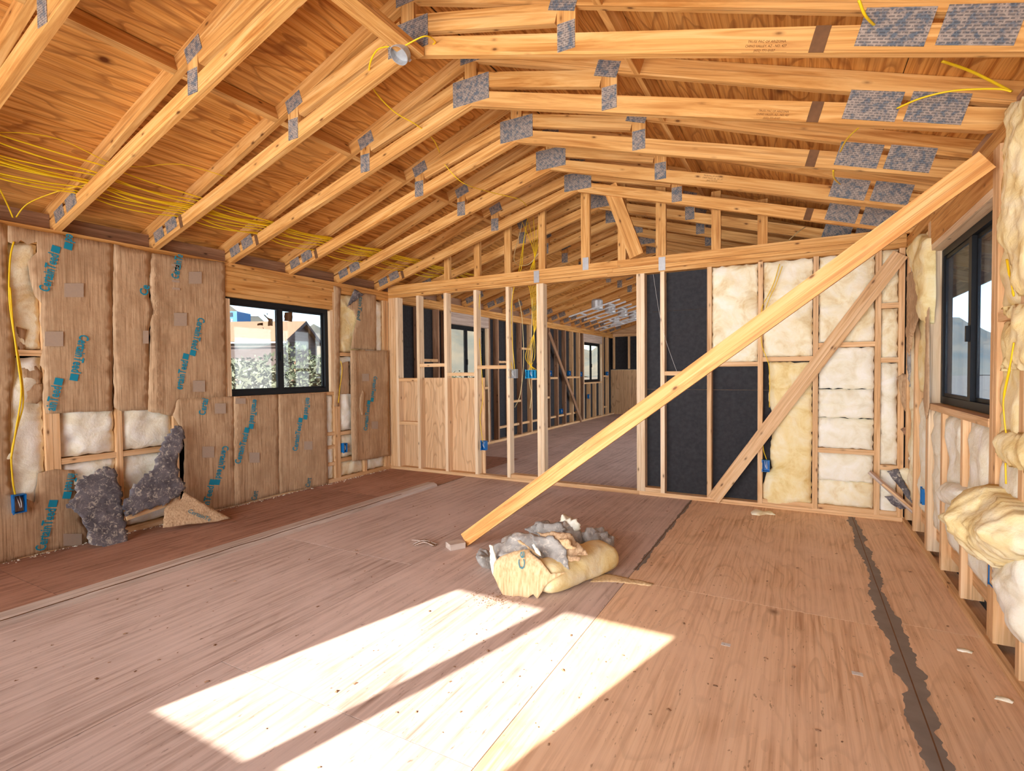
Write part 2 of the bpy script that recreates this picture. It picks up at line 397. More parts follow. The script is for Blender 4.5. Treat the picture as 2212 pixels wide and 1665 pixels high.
M['fluff_w'] = fluff('fibreglass_white', hexc(228, 216, 186), hexc(246, 241, 222), hexc(253, 251, 242), hexc(238, 224, 176), .35)
M['fluff_y'] = fluff('fibreglass_yellow', hexc(226, 194, 126), hexc(244, 224, 168), hexc(250, 238, 202), hexc(234, 198, 126))
def greyfelt(name, lo, mid, fib):
    s = NT(name); v = s.coords((1, 1, 1)); a = s.noise(v, 9, 5, .65, .5); b = s.noise(v, 30, 6, .8, .9)
    c = s.ramp(a, [(.35, lo), (.62, mid)]); c = s.mix(s.ramp(b, [(.525, (0, 0, 0)), (.63, (.85, .85, .85))]), c, fib)
    s.color(c).set(Roughness=.95); s.bump(b, .35, .006); return s.m
M['grey_felt'] = greyfelt('grey_backing', hexc(74, 70, 76), hexc(120, 115, 120), hexc(210, 202, 186))
M['grey_felt_l'] = greyfelt('light_grey_backing', hexc(140, 136, 132), hexc(184, 180, 174), hexc(220, 212, 198))
def glass_mat(name, tint, gl=.06, dust=0.0):
    s = NT(name); s.t.nodes.remove(s.bsdf); tr = s.n('ShaderNodeBsdfTransparent'); tr.inputs[0].default_value = tint
    g = s.n('ShaderNodeBsdfGlossy', Roughness=.03); mx = s.n('ShaderNodeMixShader'); mx.inputs[0].default_value = gl
    s.l(tr.outputs[0], mx.inputs[1]); s.l(g.outputs[0], mx.inputs[2]); last = mx.outputs[0]
    if dust:
        d = s.n('ShaderNodeBsdfDiffuse'); d.inputs[0].default_value = (.7, .72, .75, 1); m2 = s.n('ShaderNodeMixShader')
        v = s.coords((1, 1, 1)); n = s.noise(v, 5, 5, .6); s.l(s.math('MULTIPLY', n, dust), m2.inputs[0]); s.l(last, m2.inputs[1]); s.l(d.outputs[0], m2.inputs[2]); last = m2.outputs[0]
    s.l(last, s.out.inputs[0]); return s.m
M['glass'] = glass_mat('window_glass', (.95, .97, .97, 1))
M['glass_d'] = glass_mat('dusty_glass', (.70, .80, .92, 1), .08, .07)  # dusty pane; the blue tint stands in for a dark blue reflection
# ================================================================= THE SETTING
ST = .038; SD = .089
def zt(x): x = x if x <= XRID else 2*XRID-x; return 2.235+.355*(x+4.332)      # underside of the top chords
def zb(x): x = x if x <= XRID else 2*XRID-x; return 2.123+.2885*(x+4.332)     # underside of the bottom chords
# ---- floor
floor = empty('floor', (0, 0, 0), kind='structure', label='plywood subfloor of the unfinished room')
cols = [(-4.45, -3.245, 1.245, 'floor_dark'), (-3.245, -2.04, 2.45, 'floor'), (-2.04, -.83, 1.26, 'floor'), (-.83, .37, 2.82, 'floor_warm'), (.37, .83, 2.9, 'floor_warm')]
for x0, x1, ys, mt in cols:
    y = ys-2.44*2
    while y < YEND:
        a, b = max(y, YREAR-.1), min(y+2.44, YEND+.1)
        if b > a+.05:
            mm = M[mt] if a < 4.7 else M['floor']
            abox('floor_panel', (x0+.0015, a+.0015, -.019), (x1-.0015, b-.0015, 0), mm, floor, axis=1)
        y += 2.44
abox('floor_joist_deck', (-4.45, YREAR-.1, -.16), (.83, YEND+.1, -.021), M['dark_wood'], floor)
def ragged(name, cx, y0, y1, w, seed, step=.015):
    rnd = random.Random(seed); ys = [y0+(y1-y0)*i/int((y1-y0)/step) for i in range(int((y1-y0)/step)+1)]
    wl_, wr = [], []
    for y in ys:
        n = noise.fractal(Vector((y*2.1+seed, seed*3.7, 0)), .55, 2.3, 7); n2 = noise.fractal(Vector((y*2.3-seed, seed*1.3, 5)), .55, 2.3, 7)
        k = .6+.6*(1-(y-y0)/(y1-y0)); wl_.append((cx-w*k*(.55+.6*n)-rnd.uniform(0, .005), y)); wr.append((cx+w*k*(.5+.6*n2)+rnd.uniform(0, .005), y))
    V = []; F = []
    for (a, y), (b, _) in zip(wl_, wr):
        n = noise.noise(Vector((y*3, seed, 0)))
        V += [Vector((a, y, .0008)), Vector((cx-.0028+.002*n, y, .0022)), Vector((cx+.0022+.002*n, y, .0012)), Vector((b, y, .0008))]
    for i in range(len(ys)-1):
        for j in range(3): F.append((4*i+j, 4*i+j+1, 4*i+5+j, 4*i+4+j))
    return mesh_obj(name, V, F, [M['compound'], M['dark']], floor, fm=[0, 1, 0]*(len(ys)-1), label='grey filler smeared along a seam')
ragged('seam_filler', .372, -.3, 4.82, .075, 3)
ragged('seam_filler', -.828, 2.98, 4.82, .032, 9)
ragged('seam_filler', -3.238, 4.28, 4.82, .018, 12)

# ---- left wall (front room is covered with paper, far room shows studs on black felt)
wall_l = empty('wall_left', (XL, 0, 0), kind='structure')
win_l = [(2.79, 3.97, .965, 1.83), (6.08, 7.12, .92, 1.845), (11.39, 12.61, .89, 1.825)]
def wallpanels(parent, xin, xout, y0, y1, z1, holes, mat, step=1.22, nm='sheathing_panel'):
    y = y0
    cuts = sorted(set([y0, y1]+[c for h in holes for c in h[:2] if y0 < c < y1]))
    for a, b in zip(cuts, cuts[1:]):
        hs = [h for h in holes if abs(h[0]-a) < 1e-6]
        n = max(1, round((b-a)/step))
        for i in range(n):
            p, q = a+(b-a)*i/n+.001, a+(b-a)*(i+1)/n-.001
            if hs:
                abox(nm, (min(xin, xout), p, 0), (max(xin, xout), q, hs[0][2]), mat, parent, axis=2); abox(nm, (min(xin, xout), p, hs[0][3]), (max(xin, xout), q, z1), mat, parent, axis=2)
            else: abox(nm, (min(xin, xout), p, 0), (max(xin, xout), q, z1), mat, parent, axis=2)
wallpanels(wall_l, XL-SD, XL-SD-.015, YREAR-.1, YEND+.1, 2.20, win_l, M['felt'])
for i, (z0, z1) in enumerate(((2.018, 2.053), (2.055, 2.09), (2.092, 2.127))):
    for a, b in ((YREAR, 2.6), (2.6, 5.4), (5.4, 9.3), (9.3, YEND)):
        abox('top_plate', (XL-SD, a+.001+.11*i, z0), (XL, b-.001+.11*i if b < YEND else b, z1), M['truss'], wall_l)
abox('sole_plate', (XL-SD, YREAR, 0), (XL, YP, .038), M['stud'], wall_l)
abox('sole_plate', (XL-SD, YP, 0), (XL, YEND, .038), M['stud'], wall_l)
def stud_l(y, z0=.038, z1=2.018, m='stud', d=0): abox('stud', (XL-SD+d, y, z0), (XL, y+ST, z1), M[m], wall_l, axis=2)
for y in (-.4, 0, .4, .8, 1.19, 1.534, 1.574, 1.94, 2.335, 2.75, 3.972, 4.012, 4.40, 4.745, 4.79): stud_l(y)
for y in (2.79, 3.935): stud_l(y, .965, 1.815, 'pale')
for y in (3.16, 3.55): stud_l(y, .038, .93)
abox('window_sill_board', (XL-SD, 2.79, .93), (XL, 3.97, .963), M['stud'], wall_l)
abox('header', (XL-SD, 2.79, 1.868), (XL, 3.97, 2.016), M['truss'], wall_l); abox('header_board', (XL-SD, 2.79, 1.832), (XL, 3.97, 1.866), M['truss'], wall_l)
for y0, y1, z in ((1.614, 1.94, .565), (1.978, 2.335, .565), (1.23, 1.534, 1.29), (4.05, 4.40, 1.345), (4.05, 4.40, .49), (3.86, 3.972, .50), (3.86, 3.972, .36), (3.86, 3.972, .18), (4.05, 4.40, .2)):
    abox('block', (XL-SD, y0, z), (XL-.002, y1, z+ST), M['stud'], wall_l)
# far room framing
rf = random.Random(5); y = 5.0; far = []
while y < YEND-.1:
    if not any(w[0]-.08 < y < w[1]+.05 for w in win_l): far.append(y); stud_l(y, m='stud' if rf.random() < .6 else 'dark_wood')
    y += .4064
for w in win_l[1:]:
    for yy in (w[0]-.078, w[1]+.040): stud_l(yy, m='dark_wood')
    stud_l(w[0]-.038, .038, w[3], 'pale'); stud_l(w[1], .038, w[3], 'pale')
    abox('header', (XL-SD, w[0]-.04, w[3]+.002), (XL, w[1]+.04, 2.016), M['grey_wood'], wall_l)
    abox('window_sill_board', (XL-SD, w[0], w[2]-.036), (XL+.004, w[1], w[2]-.001), M['stud'], wall_l)
    for yy in (w[0]+.36, w[0]+.77): stud_l(yy, .038, w[2]-.037)
for a, b in zip(far, far[1:]):
    if b-a > .5: continue
    abox('block', (XL-SD, a+ST, .205), (XL-.045, b, .243), M['stud'], wall_l)
    if rf.random() < .75: z = rf.choice((.62, 1.0, 1.05, 1.3, 1.55)); abox('block', (XL-SD, a+ST, z), (XL-.004, b, z+ST), M['stud'], wall_l)
board('diagonal_brace', (XL+.02, 9.40, 1.93), (XL+.02, 11.14, .03), (0, 1, 1), .089, .019, M['dark_wood'], wall_l)

# ---- right wall
wall_r = empty('wall_right', (XR, 0, 0), kind='structure')
XO = XR+SD
win_r = [(2.872, 4.03, .945, 1.86), (6.2, 8.6, .35, 1.95), (9.6, 12.6, .35, 1.95)]  # the far room openings are unseen, added to let sky light in
wallpanels(wall_r, XO, XO+.015, YREAR-.1, YEND+.1, 2.20, win_r, M['felt'])
for i, (z0, z1) in enumerate(((2.05, 2.086), (2.088, 2.124))):
    for a, b in ((YREAR, 3.4), (3.4, 7.5), (7.5, YEND)): abox('top_plate', (XR, a+.2*i+.001, z0), (XO, min(b+.2*i, YEND)-.001, z1), M['truss'], wall_r)
abox('sole_strip', (XR-.012, YREAR, 0), (XR+.012, YP-.002, .03), M['stud'], wall_r)
for y in (-.2, .3, .75, 1.2, 1.65, 2.1, 2.5): abox('stud', (XR, y, .03 if y else 0), (XO, y+ST, 2.05), M['stud'], wall_r, axis=2)
for y in (2.79, 2.832): abox('stud', (XR, y, .0305), (XO, y+ST, 2.05), M['stud'], wall_r, axis=2)
for y in (4.032, 4.072, 4.48): abox('stud', (XR+.0, y, .0305), (XO, y+ST, 2.05), M['pale' if y == 4.032 else 'stud'], wall_r, axis=2)
abox('stud', (XR, 4.785, .0305), (XO, 4.823, 2.05), M['stud'], wall_r, axis=2)
for y in (3.27, 3.68): abox('stud', (XR, y, .0305), (XO, y+ST, .905), M['stud'], wall_r, axis=2)
abox('window_sill_board', (XR-.004, 2.872, .907), (XO, 4.03, .943), M['stud'], wall_r)
abox('header', (XR, 2.872, 1.90), (XO, 4.03, 2.048), M['truss'], wall_r); abox('header_board', (XR, 2.872, 1.862), (XO, 4.03, 1.898), M['pale'], wall_r)
rs = [2.138, 2.5, 2.79, 3.27, 3.68, 4.032, 4.48, 4.83]
for a, b in zip((2.138, 2.538, 2.87, 3.308, 3.718, 4.11, 4.518), (2.5, 2.79, 3.27, 3.68, 4.032, 4.48, 4.83)):
    abox('block', (XR+.045, a, .105), (XO, b, .19), M['stud'], wall_r, axis=1)
abox('block', (XR+.001, 2.538, 1.34), (XO, 2.79, 1.378), M['stud'], wall_r); abox('block', (XR+.004, 2.538, .80), (XO, 2.79, .838), M['stud'], wall_r)
for y in (5.2, 5.6, 6.1, 8.65, 9.1, 9.5, 12.7, 13.1, 13.5): abox('stud', (XR, y, 0), (XO, y+ST, 2.05), M['stud'], wall_r, axis=2)

# ---- stud partition across the house
wall_p = empty('wall_partition', (-1.8, YP, 0), kind='structure')
YB = YP+SD
abox('sole_plate', (XL, YP, 0), (-1.3, YB, .036), M['stud'], wall_p); abox('sole_plate', (-1.3, YP, 0), (XR-.001, YB, .036), M['stud'], wall_p)
for a, b in ((-.262, .1), (.14, .51), (.548, .655), (-1.246, -1.104), (-2.67, -2.352)): abox('plate_block', (a, YP+.002, .037), (b, YB, .073), M['stud'], wall_p, axis=0)
for i, (z0, z1) in enumerate(((2.05, 2.085), (2.087, 2.121), (2.123, 2.195))):
    for a, b in ((XL, -1.6), (-1.6, XR)): abox('top_plate', (a+.05*i*(a > XL), YP+.002*(2-i), z0), (b+.05*i*(b < XR)-.001, YB, z1), M['truss'], wall_p)
px_studs = [(-4.331, .036, 'stud'), (-4.292, .036, 'stud'), (-4.257, .036, 'stud'), (-4.222, .036, 'pale'), (-3.906, .036, 'pale'), (-3.514, .036, 'pale'), (-3.115, .036, 'pale'), (-2.712, .036, 'pale'), (-2.351, .036, 'pale'), (-2.312, .036, 'pale'),
            (-1.322, .036, 'pale'), (-1.284, .036, 'pale'), (-1.104, .036, 'pale'), (-.702, .036, 'stud'), (-.30, .036, 'stud'), (.10, .036, 'stud'), (.51, .036, 'stud'), (.655, .036, 'stud')]
for x, z0, m in px_studs: abox('stud', (x, YP, z0), (x+ST-.001, YB, 2.05), M[m], wall_p, axis=2)
for a, b, z in ((-3.868, -3.514, 1.222), (-4.184, -3.906, 1.055), (-4.184, -3.906, .54), (-3.077, -2.712, 1.19), (-3.476, -3.115, 1.115), (-1.066, -.702, 1.11), (-.664, -.30, 1.185), (-.262, .10, 1.222), (.138, .51, 1.325), (.138, .51, .49), (.548, .655, 1.61), (.548, .655, 1.20), (.548, .655, .385)):
    abox('block', (a, YP+.001, z), (b, YB, z+ST), M['stud'], wall_p, axis=0)
for x in (-3.51, -3.111, -2.73, -2.33, -1.868, -1.50, -1.145, -.668, -.305):
    w = .089 if x in (-1.868, -1.145) else .075
    abox('cripple_stud', (x, YP+.01, 2.196), (x+w, YP+.048, zt(x+.04)-.002), M['truss'], wall_p, axis=2)
for a, b in ((XL, -3.705), (-3.704, -3.04)): abox('plywood_panel', (a, YB+.001, .0), (b, YB+.013, 1.095), M['ply'], wall_p, axis=2)
for a, b in ((-1.29, -.685), (-.683, .12), (.122, XO)):
    for z0, z1 in ((.0, .98), (.982, 1.70), (1.702, 2.12)): abox('felt_panel', (a, YB+.001, z0), (b, YB+.014, z1), M['felt'], wall_p, axis=2)
for x, v in ((-2.352, 598), (-1.86, 570), (-1.135, 570)):
    a, b = FP.px(1159, 598) if x == -2.352 else FP.px(1265, 570) if x == -1.86 else FP.px(1430, 570)
    abox('nail_plate', (a-.03, YP-.0025, b-.058), (a+.03, YP-.0005, b+.062), M['galv'], wall_p, axis=2)

# ---- rear wall (behind the camera) with the window that throws the sun patch, and the far end wall
wall_b = empty('wall_rear', (-1.8, YREAR, 0), kind='structure')
def gable(parent, y0, y1, hole, mat):
    L, R = XL-SD-.02, XO+.02
    if hole:
        x0, x1, z0, z1 = hole
        for a, b, c, d in ((L, x0, 0, 2.12), (x1, R, 0, 2.12), (x0, x1, 0, z0), (x0, x1, z1, 2.12)): abox('plywood_panel', (a, y0, c), (b, y1, d), mat, parent, axis=2)
    else:
        n = 4
        for i in range(n): abox('plywood_panel', (L+(R-L)*i/n+.001, y0, 0), (L+(R-L)*(i+1)/n-.001, y1, 1.18), mat, parent, axis=2); abox('plywood_panel', (L+(R-L)*i/n+.001, y0, 1.182), (L+(R-L)*(i+1)/n-.001, y1, 2.12), M['felt'], parent, axis=2)
    prism('gable_panel', [(L, y0, 2.121), (R, y0, 2.121), (R, y0, zt(R)+.09), (XRID, y0, zt(XRID)+.09), (L, y0, zt(L)+.09)], (0, y1-y0, 0), mat, parent)
gable(wall_b, YREAR-.10, YREAR, (-2.52, -1.285, .965, 1.83), M['ply'])
wall_e = empty('wall_end', (-1.8, YEND, 0), kind='structure')
gable(wall_e, YEND, YEND+.02, None, M['ply'])
x = XL
while x < XR: abox('stud', (x, YEND-.089, 1.2), (x+ST, YEND-.001, 2.05), M['stud'], wall_e, axis=2); x += .4064
abox('top_plate', (XL, YEND-.089, 2.052), (XR, YEND-.001, 2.12), M['stud'], wall_e)

# ---- windows
def slider(name, fr, a0, a1, b0, b1, hin, hout, bar=.042, mull=.05, gm='glass', split=None, handle=True):
    root = empty(name, fr.p3((a0+a1)/2, b0, hin), kind='structure', label='black framed horizontal sliding window')
    def bar_(n, p, q, r_, s_, h0, h1, mat=M['black'], par=root):
        c0 = fr.p3(p, r_, h0); c1 = fr.p3(q, s_, h1); lo = Vector([min(c0[i], c1[i]) for i in range(3)]); hi = Vector([max(c0[i], c1[i]) for i in range(3)])
        return abox(n, lo, hi, mat, par)
    e = .001
    bar_('frame_rail', a0+e, a1-e, b0+e, b0+bar, hout, hin); bar_('frame_rail', a0+e, a1-e, b1-bar, b1-e, hout, hin)
    bar_('frame_jamb', a0+e, a0+bar, b0+bar, b1-bar, hout, hin); bar_('frame_jamb', a1-bar, a1-e, b0+bar, b1-bar, hout, hin)
    mid = split if split is not None else (a0+a1)/2; hm = (hin+hout)/2
    ml = bar_('meeting_stile', mid-mull/2, mid+mull/2, b0+bar, b1-bar, hout+.004, hin-.004)
    s = .02
    for p, q, h0, h1 in ((a0+bar, mid-mull/2, hm+.002, hin-.008), (mid+mull/2, a1-bar, hout+.008, hm-.002)):
        sh = bar_('sash_rail', p, q, b0+bar, b0+bar+s, h0, h1); bar_('sash_rail', p, q, b1-bar-s, b1-bar, h0, h1)
        bar_('sash_stile', p, p+s*.7, b0+bar+s, b1-bar-s, h0, h1); bar_('sash_stile', q-s*.7, q, b0+bar+s, b1-bar-s, h0, h1)
        hc = (h0+h1)/2; bar_('glass_pane', p+s*.7, q-s*.7, b0+bar+s, b1-bar-s, hc-.002, hc+.002, M[gm])
    if handle: zc = b0+(b1-b0)*.42; bar_('latch', mid-.008, mid+.012, zc-.04, zc+.04, hin-.004, hin+.012, M['black'], ml)
    return root
w1 = slider('window_1', FL, 2.79, 3.935, .965, 1.83, -.035, -.092)
slider('window_2', FL, 6.08, 7.12, .92, 1.845, -.05, -.095)
slider('window_3', FL, 11.39, 12.61, .89, 1.825, -.05, -.095)
slider('window_4', FR, -4.03, -2.872, .945, 1.86, -.055, -.10, gm='glass_d')
FB = Frame((0, YREAR, 0), (-1, 0, 0), (0, 0, 1))
slider('window_5', FB, 1.285, 2.52, .965, 1.83, -.02, -.08, bar=.04, mull=.075, handle=False)
# leftovers of stickers on the panes of the left window
for q in ([(569, 678), (581, 687), (589, 689), (589, 704), (579, 704), (580, 692)], [(556, 699), (568, 697), (568, 703), (556, 703)], [(615, 675), (632, 674), (631, 695), (614, 693)], [(576, 676), (579, 678), (577, 680)], [(567, 706), (570, 709), (569, 710)]):
    g = FL.off(-.058 if q[0][0] < 600 else -.075); blanket('sticker_scrap', g.pts(q), g, M['dark'], w1, res=.02, jit=.004, depth=.0015, amp=0)

Y1_, TS_ = 1.6143, .6096
# ---- roof deck
ceil = empty('ceiling', (XRID, YP, 3.2), kind='structure', label='plywood roof deck on the trusses')
sl = math.hypot(1, .355)
for side in (-1, 1):
    def pos(d, y, up):                 # d = horizontal distance from the ridge
        x = XRID+side*d; return Vector((x, y, zt(XRID)+.0965-.355*d+up))
    edges = [0.004, 1.071, 2.22, 3.30]
    for r, (d0, d1) in enumerate(zip(edges, edges[1:])):
        y = YREAR-.5-(1.22 if r % 2 else 0)
        while y < YEND+.3:
            a, b = max(y, YREAR-.35)+.002, min(y+2.44, YEND+.3)-.002
            if b > a+.05:
                P0 = pos(d0+.0015, a, .0); P1 = pos(d1-.0015, a, 0); c = (P0+P1)/2; nrm = Vector((side*.355, 0, 1)).normalized()
                c = c+nrm*.0075
                board('roof_panel', c, c+Vector((0, b-a, 0)), (P1-P0), (P1-P0).length, .014, M['deck'], ceil)
            y += 2.44
for s in (-1, 1):                      # unseen sheet added over the panels to block sun through the seams
    P0 = Vector((XRID, YREAR-.36, zt(XRID)+.118)); P1 = Vector((XRID+s*3.31, YREAR-.36, zt(XRID)+.118-.355*3.31)); c = (P0+P1)/2
    board('seam_light_block', c, c+Vector((0, YEND-YREAR+.72, 0)), P1-P0, (P1-P0).length+.03, .008, M['felt'], ceil)
    xa = XL-SD if s < 0 else XO; 
    for i in range(-4, 20): abox('eave_shade_board', (min(xa, xa-s*.03), Y1_+TS_*i+.04, 2.128), (max(xa, xa-s*.03), Y1_+TS_*(i+1)-.001, 2.235), M['dark_wood'], ceil)  # dark boards added over the eave gap, standing in for its shadow line
# fascia along both eaves
for s in (-1, 1):
    x = XRID+s*3.30; abox('fascia_board', (min(x, x+s*.02), YREAR-.35, zt(x)-.03), (max(x, x+s*.02), YEND+.3, zt(x)+.10), M['dark_wood'], ceil)
# ================================================================= ROOF TRUSSES
Y1 = 1.6143; TS = .6096
ORD = ['first', 'second', 'third', 'fourth', 'fifth', 'sixth', 'seventh', 'eighth', 'ninth', 'tenth', 'eleventh', 'twelfth', 'thirteenth', 'fourteenth', 'fifteenth']
mir = lambda x: 2*XRID-x
def make_truss(y):
    t = empty('roof_truss', (XRID, y, zb(XRID)))
    ex = (0, ST, 0); TD = .095; BD = .094
    nodeL = -2.735
    plates = []
    for s in (0, 1):
        X = (lambda x: x) if s == 0 else mir
        tail = -4.332-.75
        prism('top_chord', [(X(tail), y, zt(tail)), (X(XRID), y, zt(XRID)), (X(XRID), y, zt(XRID)+TD), (X(tail), y, zt(tail)+TD)], ex, M['truss'], t)
        bc = prism('bottom_chord', [(X(-4.40), y, zb(-4.332)-.0), (X(-4.332), y, zb(-4.332)), (X(XRID), y, zb(XRID)), (X(XRID), y, zb(XRID)+BD), (X(-4.40), y, zb(-4.40)+BD+.0)], ex, M['truss'], t)
        prism('web', [(X(nodeL-.045), y, zb(nodeL-.045)+BD), (X(nodeL+.045), y, zb(nodeL+.045)+BD), (X(nodeL+.045), y, zt(nodeL+.045)), (X(nodeL-.045), y, zt(nodeL-.045))], ex, M['truss'], t)
        p = Vector((X(XRID-.045), y+.0005, 2.997)); q = Vector((X(nodeL+.045), y+.0005, 2.782)); d = (q-p).normalized(); n = Vector((-d.z, 0, d.x))*.0445
        prism('web', [p-n, q-n, q+n, p+n], (0, ST-.001, 0), M['truss'], t)
        def plate(cx, cz, w, h, slope, mat='plate', nm='connector_plate'):
            ang = Vector((1, 0, slope if s == 0 else -slope)).normalized(); c = Vector((X(cx), y-.0016, cz))
            return board(nm, c-ang*w/2, c+ang*w/2, (-ang.z, 0, ang.x), h, .002, M[mat], t)
        plate(nodeL+.01, zt(nodeL)+.022, .135, .085, .355); plate(nodeL, zb(nodeL)+.08, .085, .125, 0.0)
        if s == 0:
            plate(-4.25, 2.222, .13, .082, .31); plate(-4.085, 2.272, .14, .088, .31)
        else:
            plate(-4.165, 2.255, .205, .125, .31); plate(-3.94, 2.32, .205, .125, .31)
            pm = plate(-3.72, zb(-3.72)+.047, .05, .092, .2885, 'dark', 'dark_mark')  # thin dark plate across the chord near the heel
        if s == 0: plate(-3.96, zb(-3.96)+.046, .035, .09, .2885, 'dark', 'dark_mark')
    abox('king_post', (XRID-.044, y, zb(XRID)+BD), (XRID+.044, y+ST, zt(XRID)+.05), M['truss'], t, axis=2)
    abox('connector_plate', (XRID-.135, y-.0026, 2.86), (XRID+.135, y-.0008, 3.02), M['plate'], t, axis=0)
    abox('connector_plate', (XRID-.075, y-.0026, 3.115), (XRID+.075, y-.0008, 3.19), M['plate'], t, axis=0)
    return t
proto = make_truss(Y1)
tag(proto, 'scissor roof truss with steel nail plates, sixth in front of the stud partition', 'roof truss', 'scissor trusses over the front room')
trs = {0: proto}
for i in list(range(-2, 0))+list(range(1, 20)):
    o = copy_tree(proto, Vector((0, TS*i, 0))); trs[i] = o
    if i <= 5: tag(o, 'scissor roof truss with steel nail plates, %s in front of the stud partition' % ORD[5-i], 'roof truss', 'scissor trusses over the front room')
    else: tag(o, 'scissor roof truss over the far room, %s beyond the stud partition' % ORD[i-6], 'roof truss', 'scissor trusses over the far room')
for i, o in trs.items():                       # only some heels carry the dark marking
    for c in list(o.children):
        if c.name.startswith('dark_mark'):
            left = c.matrix_local.translation.x < 0
            if (left and i not in (1, 3, 5)) or (not left and i not in (1, 2, 3, 5)): bpy.data.objects.remove(c); 
WM = {k: v for k, v in WM.items() if k in set(bpy.data.objects)}
# blocking between the top chords
for i in range(-2, 7):
    for s, xb in ((0, -2.90), (1, mir(-2.90))):
        yy0 = Y1+TS*i+ST; z0 = zt(xb)
        board('blocking', (xb, yy0+.001, z0+.046), (xb, yy0+TS-ST-.001, z0+.046), Vector((.355 if s else -.355, 0, 1)), .086, ST, M['truss'], ceil)
# the maker's stamp on three bottom chords
for i, (u, v) in {1: (1655, 95), 2: (1670, 244), 4: (1540, 383)}.items():
    yy = Y1+TS*i; fr = Frame((0, yy, 0), (1, 0, 0), (0, 0, 1)); a, b = fr.px(u, v)
    par = [c for c in trs[i].children if c.name.startswith('bottom_chord')][1]
    sl_ = -.2885; e = Vector((1, sl_)).normalized(); n = Vector((-e.y, e.x))
    for k, (tx, ln) in enumerate((('TRUSS PAC OF ARIZONA', .135), ('CHINO VALLEY, AZ - NO. 427', .145), ('(602) 771-0107', .075))):
        c = Vector((a, b))-n*(.016*k-.004); text_on('stamp_print', tx, fr, c-e*ln/2, c+e*ln/2, M['stamp'], par, lift=.0012, bold=0.0, height=.009)
    c = Vector((a, b))-n*.03
    text_on('stamp_print', '________________', fr, c-e*.08, c+e*.08, M['stamp'], par, lift=.0012, bold=0, height=.012)
# ================================================================= INSULATION AND PAPER ON THE LEFT WALL
def sub(fr, poly): return fr.pts(poly)
GB = 'fibreglass batts between the left wall studs'
def batt(fr, a0, a1, b0, b1, h, mat, label, group=None, nm='insulation_batt', bulge=.022, amp=.022, fs=6.5, res=.03, seed=None, shape=None, poly=None, depth=.05, jit=.006, edge=.03):
    p = poly or [(a0, b0), (a1, b0), (a1, b1), (a0, b1)]
    return blanket(nm, p, fr.off(h), M[mat], None, res=res, bulge=bulge, edge=edge, amp=amp, fs=fs, depth=depth, jit=jit, seed=seed, shape=shape, label=label, cat='insulation', group=group)
def fold(z0, w=.012, d=.02): return lambda a, b, dd: -d*math.exp(-((b-z0-.01*math.sin(a*14))/w)**2)
LB = [(1.232, 1.53, .05, 1.28, 'fluff_w', 'crumpled cream fibreglass batt above the blue outlet box at the left wall end'),
      (1.232, 1.53, 1.335, 2.01, 'fluff', 'cream fibreglass batt showing through the long tear in the brown paper'),
      (1.616, 1.936, .61, 1.2, 'fluff_w', 'cream fibreglass batt exposed between the double stud and next stud of left wall'),
      (1.616, 1.936, .05, .56, 'fluff_w', 'cream fibreglass batt behind the left grey felt flap'),
      (1.982, 2.33, .61, 1.2, 'fluff_w', 'white fibreglass batt exposed above the right grey felt flap'),
      (1.982, 2.33, .05, .56, 'fluff_w', 'cream fibreglass batt behind the right grey felt flap'),
      (4.054, 4.396, 1.39, 2.01, 'fluff_y', 'tan fibreglass batt exposed in the torn bay beside the left window'),
      (4.054, 4.396, .535, 1.34, 'fluff_w', 'white fibreglass batt below the short block beside the left window'),
      (4.054, 4.396, .245, .485, 'fluff', 'cream fibreglass batt behind the blue box beside the left window'),
      (4.054, 4.396, .045, .195, 'fluff', 'low cream fibreglass batt at floor level beside the corner block'),
      (4.444, 4.74, .045, 2.0, 'fluff_w', 'white fibreglass batt in the corner bay against the stud partition'),
      (3.87, 3.968, .045, .925, 'fluff_w', 'narrow white fibreglass batt under the corner of the left window')]
for i, (a, b, c, d, m, lb) in enumerate(LB):
    batt(FL, a, b, c, d, -.03, m, lb, GB, seed=100+i, shape=fold(.74) if i == 2 else None)
GK = 'brown paper facings on the left wall'
TX = {}
def paper(px, h, label, seed, nm='kraft_paper_facing', mat='kraft', amp=.007, fs=6.0, bulge=.006, shape=None, fr=FL, res=.035, jit=.003, group=GK, depth=.003, edge=.05):
    f = fr.off(h); o = blanket(nm, f.pts(px), f, M[mat], None, res=res, bulge=bulge, edge=edge, amp=amp, fs=fs, depth=depth, jit=jit, seed=seed, shape=shape, label=label, cat='insulation paper', group=group)
    return o, f
def ruck(a0, w=.02, d=.018, sl=0.0): return lambda a, b, dd: d*math.exp(-((a-a0-sl*(b-1))/w)**2)
k0, f0 = paper([(-90, 452), (17, 486), (17, 560), (21, 640), (32, 700), (33, 790), (24, 870), (22, 1000), (25, 1065), (52, 1075), (75, 1085), (82, 1022), (120, 1013), (160, 1015), (165, 1045), (178, 1100), (192, 1172), (100, 1190), (-90, 1240)], .004, 'brown paper facing around the blue box at the left end, torn across its top', 1)
k1, f1 = paper([(17, 487), (246, 527), (241, 620), (244, 760), (242, 888), (170, 889), (100, 893), (92, 862), (97, 800), (86, 788), (95, 735), (85, 690), (90, 655), (76, 640), (66, 605), (60, 565), (80, 545), (80, 522), (60, 528), (45, 518), (35, 530), (17, 522)], .007, 'wide brown paper facing with a long ragged tear along one side', 2)
k2, f2 = paper([(246, 527), (324, 545), (322, 640), (327, 668), (322, 720), (322, 885), (262, 888), (247, 880), (244, 700)], .009, 'narrow plain brown paper facing between two lapped seams', 3, shape=ruck(2.20, .012, .016))
k3, f3 = paper([(322, 546), (486, 567), (489, 858), (388, 864), (380, 890), (372, 898), (320, 888), (326, 668)], .011, 'brown paper facing beside the left window, lapped over its neighbour', 4, shape=ruck(2.215, .016, .014))
